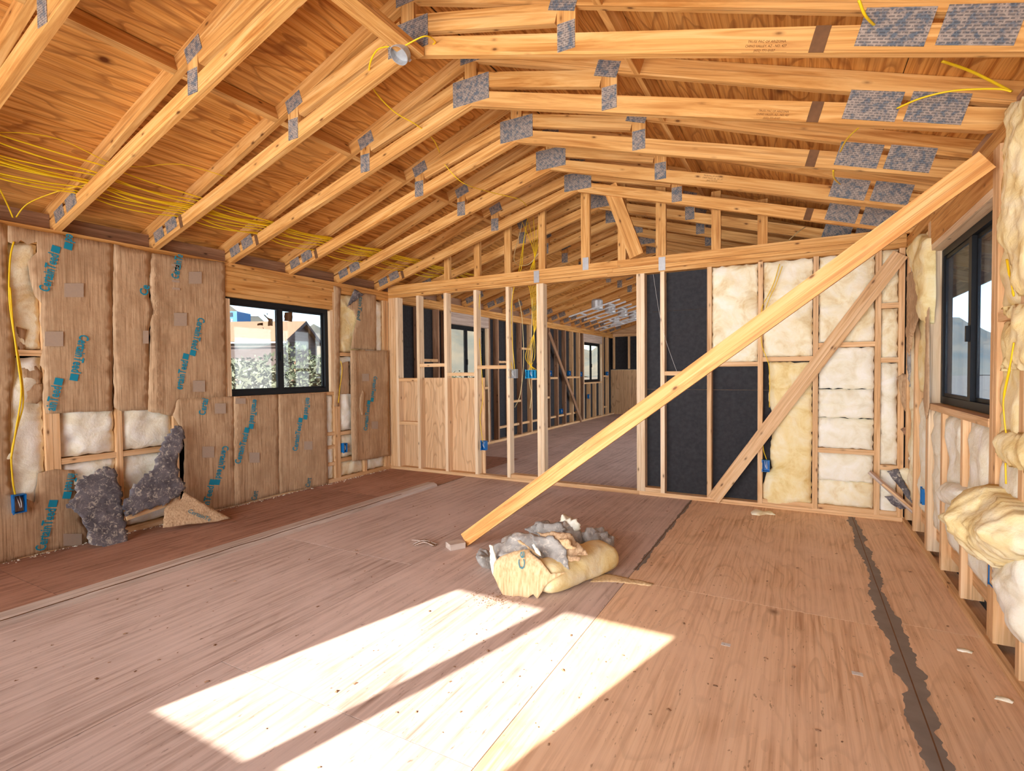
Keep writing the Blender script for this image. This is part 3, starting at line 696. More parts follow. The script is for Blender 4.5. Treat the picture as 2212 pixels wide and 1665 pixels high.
k4, f4 = paper([(381, 862), (505, 856), (507, 1091), (440, 1106), (396, 1062), (399, 960), (387, 918), (373, 896)], .012, 'brown paper facing under the window edge above the fallen paper flap', 5)
k5, f5 = paper([(505, 856), (601, 852), (603, 1067), (507, 1091)], .013, 'brown paper facing under the left half of the window', 6, shape=ruck(2.86, .02, .01))
k6, f6 = paper([(601, 852), (705, 848), (709, 1045), (604, 1066)], .012, 'brown paper facing under the right half of the window', 7)
k8, f8 = paper([(757, 756), (838, 757), (842, 984), (800, 992), (761, 996), (758, 900)], .03, 'brown paper facing in the corner bay, standing proud with a torn slit', 8, shape=lambda a, b, d: .02*math.exp(-((a-4.235)/.03)**2))
k9, f9 = paper([(763, 629), (812, 637), (813, 757), (758, 753), (764, 716), (771, 690), (764, 672), (750, 662)], .006, 'upper brown paper facing beside the tear next to the partition corner', 9)
paper([(721, 617), (737, 622), (735, 650), (734, 745), (733, 878), (722, 878)], .004, 'narrow strip of brown paper stapled along the window stud', 10)
paper([(750, 662), (766, 624), (786, 636), (770, 648)], .02, 'dark curled corner of torn paper beside the left window', 11, nm='curled_paper_corner', mat='grey_felt', amp=.02, res=.015)
paper([(737, 784), (754, 780), (757, 851), (736, 851)], .002, 'small grey brown paper remnant under the short block', 12, nm='paper_remnant', res=.02)
paper([(36, 705), (58, 712), (52, 760), (46, 768), (38, 740)], -.012, 'upper brown paper scrap stuck in the torn bay', 13, nm='paper_scrap', res=.02)
paper([(44, 795), (78, 790), (90, 805), (88, 830), (55, 830)], -.008, 'middle brown paper scrap hanging in the torn bay', 14, nm='paper_scrap', res=.02)
paper([(48, 833), (92, 828), (94, 862), (80, 872), (55, 868)], -.006, 'lower brown paper scrap hanging in the torn bay', 15, nm='paper_scrap', res=.02)
# printed words and logo squares
def prt(body, par, f, c, e, mat='teal', sq=True, lift=.012):
    a = Vector(f.px(*c)); b = Vector(f.px(*e)); text_on('printed_word', body, f, a, b, M[mat], par, lift=lift, bold=.022, height=.056)
    if sq:
        d = (b-a).normalized(); n = Vector((-d.y, d.x)); s = .046; p = b+d*.010-n*.0
        V = [f.p3(q.x, q.y, lift) for q in (p, p+d*s, p+d*s+n*s, p+n*s)]; mesh_obj('printed_square', V, [(0, 1, 2, 3)], M[mat], par, smooth=False)
W = 'CertainTeed'
prt(W, k1, f1, (104, 632), (125, 552)); prt('ed', k1, f1, (142, 504), (139, 519))
prt(W, k1, f1, (171, 722), (152, 803)); prt('ainTeed', k1, f1, (117, 888), (131, 836))
prt('CertainTe', k3, f3, (383, 604), (393, 552), sq=False); prt('Ce', k2, f2, (316, 640), (321, 618), sq=False)
prt(W, k3, f3, (427, 685), (411, 752)); prt('ertainTeed', k3, f3, (391, 842), (404, 780))
prt('Certai', k4, f4, (441, 897), (448, 862), sq=False)
prt(W, k4, f4, (480, 962), (464, 1032)); prt('nTeed', k4, f4, (450, 1090), (460, 1050))
prt(W, k5, f5, (517, 1002), (534, 938)); prt('ertainTeed', k5, f5, (545, 862), (537, 912))
prt(W, k6, f6, (640, 974), (650, 915)); prt('tainTeed', k6, f6, (660, 858), (655, 893))
prt(W, k0, f0, (96, 1188), (119, 1098)); prt('inTeed', k0, f0, (146, 1022), (137, 1058))
prt(W, k8, f8, (806, 812), (800, 856), lift=.014); prt(W, k8, f8, (791, 930), (797, 876), lift=.014)
prt('tainTeed', k9, f9, (775, 640), (769, 690), 'teal_d', sq=False)
prt('Cert', k5, f5, (552, 1080), (556, 1060), 'teal_d', sq=False); prt('Cert', k6, f6, (667, 1052), (671, 1032), 'teal_d', sq=False)
prt('R-11', k3, f3, (369, 570), (371, 625), 'ghost', sq=False)
for par, f, u, v, w, h in ((k1, f1, 158, 627, 42, 30), (k1, f1, 115, 732, 40, 32), (k3, f3, 420, 600, 28, 26), (k3, f3, 388, 690, 28, 28), (k2, f2, 313, 728, 12, 28), (k3, f3, 428, 834, 26, 24), (k4, f4, 474, 882, 24, 22), (k4, f4, 448, 976, 26, 24), (k5, f5, 518, 866, 22, 12), (k5, f5, 548, 988, 22, 22), (k6, f6, 664, 962, 18, 18), (k0, f0, 155, 1165, 40, 26), (k8, f8, 788, 815, 15, 16), (k8, f8, 808, 918, 14, 16)):
    q = [f.px(u+dx*w/2, v+dy*h/2) for dx, dy in ((-1, 1), (1, 1), (1, -1), (-1, -1))]
    mesh_obj('faded_print_square', [f.p3(a, b, .0125) for a, b in q], [(0, 1, 2, 3)], M['ghost'], par, smooth=False)
# torn slit in the corner facing
fs_ = f8.off(.014); blanket('torn_slit_flap', fs_.pts([(778, 858), (784, 842), (788, 850), (786, 895), (782, 898), (777, 880)]), fs_, M['kraft'], k8, res=.012, amp=.004, jit=.002, bulge=.006, edge=.01)

# grey felt flaps and the fallen paper flap leaning on the left wall
g1 = Frame((XL+.215, 0, .004), (0, 1, 0), (-.20, 0, .55))
blanket('grey_felt_flap', g1.pts([(143, 1089), (168, 1062), (163, 1050), (172, 1035), (232, 1007), (250, 1016), (262, 1060), (268, 1110), (277, 1168), (262, 1180), (225, 1183), (198, 1176), (190, 1150), (178, 1118)]), g1, M['grey_felt'], None, res=.018, amp=.007, fs=4, depth=.010, jit=.012, bulge=.006, edge=.03, seed=31, label='left piece of dark grey torn felt backing leaning with its foot on the floor', cat='torn felt')
g2 = Frame((XL+.20, 0, .19), (0, 1, 0), (-.15, 0, .62))
blanket('grey_felt_flap', g2.pts([(378, 919), (392, 920), (399, 935), (397, 962), (386, 985), (385, 1030), (401, 1042), (398, 1058), (380, 1075), (360, 1087), (272, 1116), (267, 1090), (285, 1055), (335, 1005), (352, 955)]), g2, M['grey_felt'], None, res=.018, amp=.007, fs=4, depth=.010, jit=.012, bulge=.006, edge=.03, seed=32, label='right piece of dark grey torn felt backing hanging from the paper above a lath', cat='torn felt')
g3 = Frame((XL+.19, 0, 0), (0, 1, 0), (-.1, 0, .5)); p, q = g3.px(271, 1119), g3.px(368, 1086)
board('wood_lath', g3.p3(*p, .012), g3.p3(*q, .012), g3.B, .035, .012, M['stud'], None, label='short pale lath along the lower edge of the right grey felt', cat='lath')
g4 = Frame((XL+.27, 2.1, .004), (.14, .36, 0), (-.25, .1, .42))
kf = blanket('fallen_paper_flap', g4.pts([(352, 1140), (355, 1100), (372, 1072), (382, 1064), (388, 1082), (398, 1062), (420, 1075), (460, 1098), (498, 1119), (470, 1126), (400, 1133)]), g4, M['kraft'], None, res=.02, amp=.014, fs=6, depth=.003, jit=.003, bulge=.01, seed=33, label='creased brown paper flap folded down onto the floor below the wall', cat='insulation paper', group=GK)
a, b = g4.px(404, 1108), g4.px(452, 1128); text_on('printed_word', 'CertainTe', g4, a, b, M['teal_d'], kf, lift=.02, height=.03)

# ================================================================= BATTS IN THE STUD PARTITION
GP = 'fibreglass batts in the stud partition'
FQ = FP
def folds(*zs): 
    return lambda a, b, d: sum(-.024*math.exp(-((b-z-.012*math.sin(a*13+z*9))/.014)**2) for z in zs)
PB = [(-.662, -.304, 1.225, 2.045, 'fluff', 'upper fibreglass batt above the black felt bay, left of the yellow cables', None, -.03),
      (-.260, .096, 1.262, 2.045, 'fluff', 'fibreglass batt with yellow cables running down over it, above the block', None, -.03),
      (-.255, .098, .05, 1.218, 'fluff_y', 'tall yellow batt bulging out over the bottom plate by the blue box', folds(.62), -.04),
      (.140, .506, 1.366, 2.045, 'fluff', 'cream batt at the top of the bay crossed by both braces', folds(1.68), -.03),
      (.140, .506, 1.0, 1.32, 'fluff_w', 'pale batt just under the upper block right of the flat brace', None, -.03),
      (.140, .506, .77, .995, 'fluff_w', 'crumpled white batt in the middle of the bay with two blocks', folds(.88), -.026),
      (.140, .506, .53, .765, 'fluff_w', 'puckered pale batt resting on the lower block', None, -.026),
      (.140, .506, .27, .488, 'fluff_w', 'cream batt just below the lower block', None, -.03),
      (.140, .506, .075, .266, 'fluff', 'cream batt standing on the doubled bottom plate', None, -.03),
      (.550, .652, 1.65, 2.045, 'fluff', 'topmost piece of batt in the narrow end bay', None, -.025),
      (.550, .652, 1.24, 1.606, 'fluff', 'second piece of batt from the top in the narrow end bay', None, -.025),
      (.550, .652, .425, 1.197, 'fluff_w', 'long piece of batt in the narrow end bay', folds(.95, .66), -.02),
      (.550, .652, .05, .383, 'fluff_w', 'lowest piece of batt in the narrow end bay, behind the splintered stick', None, -.025)]
for i, (a, b, c, d, m, lb, sh, h) in enumerate(PB):
    kw = {}
    if i == 2: kw = dict(poly=[(-.262, .012), (-.15, .0), (-.07, .022), (.0, .055), (.096, .06), (.098, 1.21), (-.215, 1.218), (-.22, .9), (-.19, .75), (-.20, .52), (-.205, .42), (-.19, .33), (-.235, .28), (-.262, .18)], bulge=.03, edge=.045, h=0); sh = lambda a, b, d: .05*math.exp(-(b/.28)**2)*(1-math.exp(-d/.05))
    hh = kw.pop('h', h)
    batt(FQ, a, b, c, d, h, m, lb, GP, seed=200+i, shape=sh, res=.026, **kw)
scrap = Frame((0, 0, .006), (1, 0, 0), (0, 1, 0))
blanket('insulation_scrap', scrap.pts([(1622, 1105), (1632, 1099), (1650, 1104), (1666, 1103), (1675, 1111), (1655, 1109), (1640, 1112), (1624, 1110)]), scrap, M['fluff'], None, res=.02, bulge=.015, edge=.02, amp=.01, depth=.008, seed=3, label='small torn scrap of cream insulation on the floor before the partition', cat='insulation')

# ================================================================= RIGHT WALL INSULATION AND TORN PAPER
GR = 'fibreglass batts in the right wall'
RB = [(-3.268, -2.872, .192, .903, 'fluff_w', 'white batt below the right window, behind the big yellow bundle', -.03),
      (-3.678, -3.310, .192, .903, 'fluff_w', 'white batt in the middle bay below the right window', -.03),
      (-4.030, -3.720, .192, .903, 'fluff_w', 'white batt in the far bay below the right window', -.03),
      (-4.478, -4.112, .192, .95, 'fluff_w', 'white batt beside the right window, under the torn paper', -.04),
      (-4.478, -4.112, 1.0, 2.04, 'fluff_y', 'tan batt beside the right window behind hanging paper strips', -.03),
      (-4.783, -4.520, .192, 2.04, 'fluff', 'cream batt in the corner where right wall meets the partition', -.03),
      (-2.786, -2.540, .192, .795, 'fluff_w', 'white batt near the floor behind the big yellow bundle', -.02),
      (-2.786, -2.540, .842, 1.335, 'fluff_y', 'yellow batt between the blocks near the right window', -.02),
      (-2.786, -2.540, 1.382, 2.045, 'fluff_y', 'long yellow batt beside the right window, above the upper block', -.02)]
for i, (a, b, c, d, m, lb, h) in enumerate(RB): batt(FR, a, b, c, d, h, m, lb, GR, seed=300+i)
fr = FR.off(.012)
def rp(px, h, mat, label, seed, nm, cat, amp=.012, bulge=.012, depth=.004, res=.018, edge=.02, jit=.004, fs=9, group=None, shape=None):
    f = FR.off(h); return blanket(nm, f.pts(px), f, M[mat], None, res=res, bulge=bulge, edge=edge, amp=amp, fs=fs, depth=depth, jit=jit, seed=seed, label=label, cat=cat, group=group, shape=shape)
rp([(2170, 240), (2190, 222), (2230, 205), (2230, 610), (2200, 640), (2180, 560), (2162, 520), (2155, 470), (2170, 440), (2163, 400), (2175, 350), (2166, 330), (2176, 285)], .02, 'fluff_y', 'ragged yellow fibreglass spilling over the stud at the right wall top', 41, 'insulation_tuft', 'insulation', amp=.016, bulge=.018, depth=.03, jit=.011, fs=11, res=.014)
rp([(2162, 668), (2230, 655), (2230, 800), (2185, 790), (2160, 800), (2178, 760), (2170, 720), (2185, 690)], .015, 'fluff_y', 'ragged yellow fibreglass tuft below the short block near the right window', 42, 'insulation_tuft', 'insulation', amp=.016, bulge=.018, depth=.03, jit=.011, fs=11, res=.014)
rp([(2150, 955), (2165, 930), (2190, 940), (2230, 935), (2230, 1020), (2190, 1010), (2168, 1000)], .015, 'fluff_y', 'feathery fibreglass tuft above the yellow cable end', 43, 'insulation_tuft', 'insulation', amp=.016, bulge=.018, depth=.03, jit=.011, fs=11, res=.014)
# the big bundle hanging out of the bay
def lump(a, b, d):
    return .035*noise.fractal(Vector((a*6, b*6, 1.7)), .7, 2, 5)-.035*math.exp(-((b-.62-.55*(a+2.95))/.03)**2)
rp([(2033, 1118), (2042, 1102), (2062, 1090), (2082, 1082), (2079, 1066), (2110, 1044), (2132, 1052), (2150, 1070), (2180, 1092), (2196, 1112), (2200, 1140), (2212, 1180), (2205, 1198), (2170, 1212), (2142, 1224), (2120, 1205), (2095, 1170), (2070, 1145), (2048, 1135)], .05, 'fluff_y', 'large bundle of yellow fibreglass hanging out of the right wall', 44, 'insulation_bundle', 'insulation', amp=.022, bulge=.12, depth=.09, res=.013, edge=.08, jit=.006, fs=7, shape=lump)
rp([(2142, 1222), (2205, 1196), (2225, 1200), (2225, 1400), (2195, 1372), (2180, 1330), (2172, 1290), (2155, 1255)], .012, 'fluff_w', 'white fluffy fibreglass falling below the big yellow bundle', 45, 'insulation_tuft', 'insulation', amp=.02, bulge=.05, depth=.05, jit=.01, edge=.05)
rp([(2032, 1055), (2042, 1042), (2060, 1045), (2075, 1060), (2074, 1075), (2050, 1090), (2040, 1085)], .025, 'fluff_w', 'grey white crumpled fibreglass knob above the big yellow bundle', 46, 'insulation_tuft', 'insulation', amp=.02, bulge=.05, depth=.05, edge=.03)
rp([(1962, 595), (1975, 580), (1984, 612), (1988, 650), (1982, 690), (1970, 730), (1963, 770), (1958, 700)], .03, 'kraft', 'tattered brown paper hanging down the corner stud of the right wall', 47, 'torn_paper_strip', 'insulation paper', amp=.02)
rp([(1966, 530), (1985, 505), (2003, 515), (2004, 640), (2000, 700), (1990, 690), (1985, 610), (1972, 575)], .02, 'fluff_y', 'tan fibreglass strip pulled forward beside the right window header', 48, 'insulation_tuft', 'insulation', amp=.02, bulge=.03, depth=.04)
rp([(2001, 600), (2006, 600), (2006, 880), (2000, 905), (1996, 870), (2001, 760)], .012, 'kraft', 'thin brown paper edge along the right window jamb stud', 49, 'torn_paper_strip', 'insulation paper', amp=.004)
fq = FP.off(.03)
def pp(px, h, mat, label, seed, nm, cat, amp=.015, bulge=.012, depth=.004, res=.018, edge=.02, jit=.004, fs=9):
    f = FP.off(h); return blanket(nm, f.pts(px), f, M[mat], None, res=res, bulge=bulge, edge=edge, amp=amp, fs=fs, depth=depth, jit=jit, seed=seed, label=label, cat=cat)
pp([(1937, 814), (1950, 806), (1966, 815), (1970, 860), (1969, 902), (1960, 898), (1948, 872), (1945, 850)], .02, 'kraft', 'curled brown paper tongue in front of the end stud', 51, 'torn_paper_strip', 'insulation paper', amp=.03)
pp([(1945, 927), (1958, 922), (1964, 900), (1968, 938), (1956, 943)], .015, 'dark_wood', 'small dark paper remnant low on the end stud', 52, 'torn_paper_strip', 'insulation paper')
pp([(1980, 832), (1987, 834), (1976, 930), (1968, 985), (1961, 1010), (1967, 930)], .06, 'kraft', 'long thin brown paper strip dangling below the grey roll', 53, 'torn_paper_strip', 'insulation paper', amp=.006)
pp([(1984, 848), (1993, 842), (2001, 855), (1999, 880), (1990, 868)], .10, 'kraft_n', 'small brown paper lobe under the window sill corner', 54, 'torn_paper_strip', 'insulation paper')
pp([(1962, 990), (1972, 972), (1990, 985), (1996, 1010), (1980, 1012), (1968, 1000)], .06, 'fluff_w', 'crumpled white fibreglass wad in the right corner', 55, 'insulation_tuft', 'insulation', bulge=.04, depth=.05, amp=.03)
pp([(1940, 1018), (1960, 1010), (1990, 1030), (1996, 1060), (1995, 1100), (1975, 1085), (1962, 1050)], .05, 'fluff', 'cream fibreglass wad low in the right corner', 56, 'insulation_tuft', 'insulation', bulge=.04, depth=.05, amp=.03)
# grey rolled-up backing hanging in the corner
f = FP.off(.10); 
def roll(name, px, rad, mat, label, seed):
    rnd = random.Random(seed); P = [f.p3(*f.px(*q)) for q in px]; S = smooth_path(P, 6); V = []; F = []; n = 14
    for i, p in enumerate(S):
        t = i/(len(S)-1); r = rad[0]+(rad[1]-rad[0])*t; d = (S[min(i+1, len(S)-1)]-S[max(i-1, 0)]).normalized(); x = d.cross(Vector((0, 1, 0))).normalized(); y = x.cross(d)
        for s in range(n):
            an = 2*math.pi*s/n; rr = r*(1+.28*noise.noise(Vector((math.cos(an)*2, math.sin(an)*2, i*.6+seed)))); V.append(p+x*math.cos(an)*rr+y*math.sin(an)*rr)
    for i in range(len(S)-1):
        for s in range(n): F.append((i*n+s, (i+1)*n+s, (i+1)*n+(s+1) % n, i*n+(s+1) % n))
    F.append(tuple(range(n))); F.append(tuple((len(S)-1)*n+s for s in range(n))[::-1])
    return mesh_obj(name, V, F, M[mat], None, label=label, cat='torn felt')
roll('grey_backing_roll', [(1964, 755), (1968, 785), (1974, 805), (1982, 832)], (.012, .048), 'grey_felt_l', 'grey fuzzy backing rolled into a cone hanging beside the right window', 4)
# splintered stick and felt scraps leaning in the right corner
fa = Frame((.60, YP-.10, 0), (1, 0, 0), (0, .1, 1))
sp = empty('splintered_stick', fa.p3(*fa.px(1978, 1108)), label='splintered grey lath leaning in the right corner with felt shreds', cat='lath')
for i, (p, q, w, m) in enumerate((((1877, 1020), (1976, 1110), .022, 'grey_wood'), ((1880, 1017), (1980, 1106), .014, 'dark_wood'), ((1905, 1045), (1982, 1109), .016, 'stud'))):
    board('splinter', fa.p3(*fa.px(*p), .008*i), fa.p3(*fa.px(*q), .008*i), fa.B, w, .012, M[m], sp)
for i, (px, mt) in enumerate((([(1916, 1018), (1940, 1012), (1955, 1045), (1966, 1062), (1975, 1090), (1955, 1070), (1938, 1045)], 'grey_felt'), ([(1910, 1072), (1935, 1070), (1960, 1098), (1945, 1100), (1925, 1088)], 'grey_felt'))):
    g = fa.off(-.012); blanket('felt_shred', g.pts(px), g, M[mt], sp, res=.02, amp=.012, depth=.006, seed=60+i, bulge=.01)
# ================================================================= BRACES AND LOOSE LUMBER
bfoot = Vector((-1.905, 2.90, 0)); 
A = FP.off(YP-2.90); a0 = A.px(1012, 1160); a1 = A.px(2200, 352)
pA = Vector((a0[0], 2.90, a0[1])); pB = Vector((XR-.045, 2.775, 1.985))
dv = (pB-pA).normalized()
# long brace: square cut at the foot so that it stands on the floor
n = Vector((-dv.z, 0, dv.x)).normalized()*.0445
p0 = pA.copy(); foot = p0 - dv*(p0.z-.032)/dv.z if dv.z else p0
foot = p0 + dv*((.0445*abs(dv.x)+.004-p0.z)/dv.z)
board('diagonal_brace_board', foot, pB, n, .089, ST, M['brace'], None, label='long pale two-by-four brace rising from the floor to the right wall', cat='brace')
fb = FF; c0, c1 = Vector((*FF.px(968, 1186), 0)), Vector((*FF.px(1000, 1180), 0)); d = (c1-c0).normalized()
board('wood_block', c0+Vector((0, 0, ST/2+.001))+d*.0, c1+Vector((0, 0, ST/2+.001)), Vector((-d.y, d.x, 0)), .085, ST, M['grey_wood'], None, label='short offcut block of lumber at the foot of the long brace', cat='wood block')
pf = FP.off(.019); q0 = pf.px(1541, 1078); q1 = pf.px(1945, 549)
board('flat_brace', pf.p3(q0[0]-.0, q0[1], .001), pf.p3(q1[0], q1[1], .001), Vector((-(q1[1]-q0[1]), 0, q1[0]-q0[0])), .105, .019*2-.002, M['stud'], None, label='flat diagonal board nailed across the studs of the partition', cat='brace')
# stub leaning between the plate and the truss
pf = FP.off(.13); q0 = pf.px(1376, 553); q1 = pf.px(1318, 402)
board('leaning_stub', pf.p3(*q0), pf.p3(*q1), (1, 0, .3), .13, ST, M['truss'], None, label='short rough board leaning on the partition plate under the truss peak', cat='board')
# plank on the floor along the left seam
ya = .2; yb = 4.28
V = []; F = []
n_ = 60
for i in range(n_+1):
    y = ya+(yb-ya)*i/n_; w = .004*noise.fractal(Vector((y*4, 3, 1)), .8, 2, 3)
    V += [Vector((-3.338, y, .0)), Vector((-3.338, y, .034)), Vector((-3.262, y, .036+w*.5)), Vector((-3.226, y, .022+w)), Vector((-3.218+w, y, 0))]
for i in range(n_):
    for j in range(4): F.append((5*i+j, 5*i+5+j, 5*i+6+j, 5*i+1+j))
F.append((0, 1, 2, 3, 4)); F.append(tuple(5*n_+j for j in range(5))[::-1])
V2 = [Matrix(((0, 1, 0), (-1, 0, 0), (0, 0, 1))) @ v for v in V]
m = bpy.data.meshes.new('floor_plank'); m.from_pydata([tuple(v) for v in V2], [], [f for f in F]); m.materials.append(M['grey_wood']); m.update()
bm = bmesh.new(); bm.from_mesh(m); bmesh.ops.recalc_face_normals(bm, faces=bm.faces); bm.to_mesh(m); bm.free()
pl = link('floor_plank', m, Matrix(((0, -1, 0, 0), (1, 0, 0, 0), (0, 0, 1, 0), (0, 0, 0, 1))), None, label='long weathered plank lying on the floor parallel to the papered wall', cat='plank')
tube('edge_crack', [(-3.236+.010*noise.noise(Vector((y*5, 0, 0))), y, .0288+.002*noise.noise(Vector((y*5, 9, 0)))) for y in [.9+.05*i for i in range(58)]], .0022, M['dark'], pl, n=2, sides=4)
# nailer under the ridge with the round metal box
nl = abox('ridge_nailer', (-1.815, .9, 2.803), (-1.715, 2.215, 2.842), M['truss'], None, label='board hung under the truss peaks that carries the round metal box', cat='board')

# ================================================================= ELECTRICAL
def outlet(fr, a, b, h, w=.055, ht=.095, d=.05, mat='blue', label='', face=1, gr='plastic outlet boxes', nm='outlet_box', twist=0):
    """Open-fronted plastic box; (a, b) is its centre on frame fr, h the height of its rim."""
    root = empty(nm, fr.p3(a, b-ht/2, h-d), label=label, cat='outlet box', group=gr)
    t = .004
    def bb(n, p, q, r, s, h0, h1, m):
        c0, c1 = fr.p3(p, r, h0), fr.p3(q, s, h1); lo = [min(c0[i], c1[i]) for i in range(3)]; hi = [max(c0[i], c1[i]) for i in range(3)]; return abox(n, lo, hi, m, root)
    m = M[mat]
    bb('box_side', a-w/2, a-w/2+t, b-ht/2, b+ht/2, h-d, h, m); bb('box_side', a+w/2-t, a+w/2, b-ht/2, b+ht/2, h-d, h, m)
    bb('box_end', a-w/2+t, a+w/2-t, b-ht/2, b-ht/2+t, h-d, h, m); bb('box_end', a-w/2+t, a+w/2-t, b+ht/2-t, b+ht/2, h-d, h, m)
    bb('box_back', a-w/2+t, a+w/2-t, b-ht/2+t, b+ht/2-t, h-d, h-d+t, m)
    bb('box_ear', a-w/2-.004, a-w/2, b+ht/2-.02, b+ht/2+.006, h-.012, h, m); bb('box_ear', a-w/2-.004, a-w/2, b-ht/2-.006, b-ht/2+.02, h-.012, h, m)
    for k in range(2):
        tube('wire', [fr.p3(a-.01+.016*k, b+ht*.4, h-d*.7), fr.p3(a-.006+.012*k, b+.01, h-.008), fr.p3(a+.004+.006*k, b-ht*.25, h-.016)], .0022, M['wire_w'], root, n=4, sides=5)
    return root
a, b = FL.px(37, 1086); outlet(FL, a, b, .05, w=.062, ht=.115, label='blue outlet box below torn insulation at the left end of the papered wall')
a, b = FL.px(740, 967); outlet(FL, a+.012, b, .035, w=.05, ht=.10, label='blue outlet box on the stud between window and partition corner')
a, b = FP.px(1040, 962); outlet(FP, a+.022, b, .004, w=.058, ht=.10, label='blue outlet box low on the stud beside the doorway')
a, b = FP.px(1655, 1005); outlet(FP, a, b, .04, w=.055, ht=.095, label='blue outlet box beside the tall bulging yellow batt')
a, b = FP.px(1110, 807); outlet(FP, a-.02, b, .0, w=.085, ht=.095, mat='grey_pl', label='grey box with tangled wires beside the wide cyan box')
a, b = FP.px(1146, 808); cb = outlet(FP, a, b, .0, w=.115, ht=.085, mat='cyan', label='wide cyan three-gang switch box at the doorway stud')
for k in (-1, 1): abox('divider', FP.p3(a+k*.02-.002, b-.04, -.045), FP.p3(a+k*.02+.002, b+.04, -.001), M['cyan'], cb)
a, b = FR.px(1990, 1070); outlet(FR, a+.02, b, .004, w=.06, ht=.10, label='blue outlet box low in the right wall beside the corner')
a, b = FR.px(2148, 1245); outlet(FR, a-.035, b, .004, w=.06, ht=.10, label='blue outlet box under the big yellow bundle')
for u, v, lb in ((1190, 806, 'first'), (1231, 806, 'second'), (1256, 808, 'third'), (1313, 807, 'fourth')):
    a, b = FL.px(u, v); outlet(FL, a, b, .004, w=.09, ht=.10, label='blue switch box at mid height on far room wall, %s along from the doorway' % lb, gr='boxes in the far room')
for u, v, lb in ((1214, 888, 'before the diagonal brace'), (1274, 856, 'under the farthest window')):
    a, b = FL.px(u, v); outlet(FL, a, b, .004, w=.09, ht=.10, label='blue outlet box low on far room wall, '+lb, gr='boxes in the far room')
# round metal ceiling box
rb = empty('ceiling_box', (-1.785, 2.10, 2.76), label='round galvanised ceiling box under the nailer board at the ridge', cat='junction box')
fbx = Frame((-1.85, 2.125, 2.895), (1, 0, 0), (0, .55, 1)); 
V = []; F = []; n = 24
prof = [(0, .0), (.046, .0), (.05, .004), (.05, .04), (.047, .04), (.047, .006), (0, .006)]
ax = Vector((-.12, -.55, -.83)).normalized(); X = ax.orthogonal().normalized(); Y = ax.cross(X); C = Vector((-1.785, 2.125, 2.802))
for r, z in prof:
    for s in range(n): an = 2*math.pi*s/n; V.append(C+X*r*math.cos(an)+Y*r*math.sin(an)+ax*z)
for i in range(len(prof)-1):
    for s in range(n): F.append((i*n+s, i*n+(s+1) % n, (i+1)*n+(s+1) % n, (i+1)*n+s))
mesh_obj('box_shell', V, F, M['galv'], rb, smooth=False)
for k in (-1, 1): board('box_tab', C+X*.048*k+ax*.02, C+X*.06*k+ax*.02, ax, .02, .002, M['galv'], rb)
# ---- cables
CB = dict(cat='cable')
def cab(P, label, r=.0052, mat='cable', group=None, nm='electrical_cable', flat=.6): return tube(nm, P, r, M[mat], None, n=6, sides=6, flat=flat, label=label, cat='cable', group=group)
rc = random.Random(11)
# the bundle that runs along the left eave through the trusses
for k in range(11):
    xo = -3.88+rc.uniform(-.10, .18); P = []
    y = Y1-TS*2+.02
    off = rc.uniform(0, 6)
    while y < 5.6+rc.uniform(0, 1.5):
        x = xo+.07*math.sin(y*1.1+off); z = zt(x)-.018-.014*(k % 3)
        ph = ((y-Y1)/TS) % 1.0
        z -= .03*math.sin(ph*math.pi)*(.3+.7*((k*7 % 5)/4))
        P.append((x, y, z)); y += .2032
    cab(P, 'yellow cable in the bundle along the papered wall eave', group='cable bundle along the eave', r=.007)
def tr(u, v, x): d = px_dir(u, v); t = (x-CAM.x)/d.x; return CAM+d*t
def yv(u, v, y): d = px_dir(u, v); t = (y-CAM.y)/d.y; return CAM+d*t
def dk(u, v, off=-.02, s=1):
    d = px_dir(u, v)                                  # meet the plane just under the left (s=1) or right (s=-1) top chords
    k = .355*s; c = 2.235+off+.355*4.332 if s == 1 else 2.235+off+.355*(2*XRID+4.332)
    t = (c+k*CAM.x-CAM.z)/(d.z-k*d.x); return CAM+d*t
cab([dk(-30, 286), dk(60, 288), dk(140, 305), dk(240, 352), dk(300, 360), dk(390, 355), dk(490, 382)], 'thin yellow cable looping over two trusses above the papered wall', r=.004)
cab([tr(35, 469, XL-.01), dk(60, 440), dk(120, 415), dk(190, 398), dk(250, 385)], 'yellow cable rising from the wall plate to the eave bundle', r=.0045)
cab([tr(28, 470, XL-.01), tr(15, 440, XL+.06), tr(0, 410, XL+.2), tr(-20, 380, XL+.3)], 'yellow cable leaving the wall plate at the left end', r=.0045)
cab([yv(876, 98, 2.08), yv(918, 78, 2.10), yv(940, 90, 2.2), yv(930, 100, 2.24)], 'yellow cable looping from the ceiling box around the nailer', r=.005)
cab([yv(846, 100, 2.08), yv(815, 108, 2.12), yv(798, 145, 2.2), yv(805, 190, 2.4), yv(850, 240, 2.6), yv(900, 270, 2.78), yv(935, 300, 3.0), yv(950, 330, 3.3)], 'yellow cable hanging from the ceiling box down through the trusses', r=.005)
cab([yv(960, 355, 3.35), yv(1000, 395, 3.5), yv(1060, 415, 3.9), yv(1120, 430, 4.2), yv(1138, 445, 4.5)], 'yellow cable continuing along the ridge towards the partition', r=.0045)
cab([yv(1855, 0, 2.1), yv(1870, 35, 2.15), yv(1897, 62, 2.26)], 'yellow cable dropping behind the near truss by the right eave', r=.005)
cab([dk(2035, 132, .06, -1), dk(2100, 155, .06, -1), dk(2185, 198, .03, -1)], 'thick yellow cable on the roof deck above the right wall', r=.007)
cab([yv(1938, 234, 2.78), yv(1990, 212, 2.72), yv(2060, 196, 2.68), yv(2150, 192, 2.62), yv(2185, 198, 2.6)], 'yellow cable arching over the truss plates near the right wall', r=.006)
cab([yv(1856, 275, 2.9), yv(1830, 300, 3.1), yv(1815, 328, 3.38)], 'yellow cable between the second and third truss from the right window', r=.005)
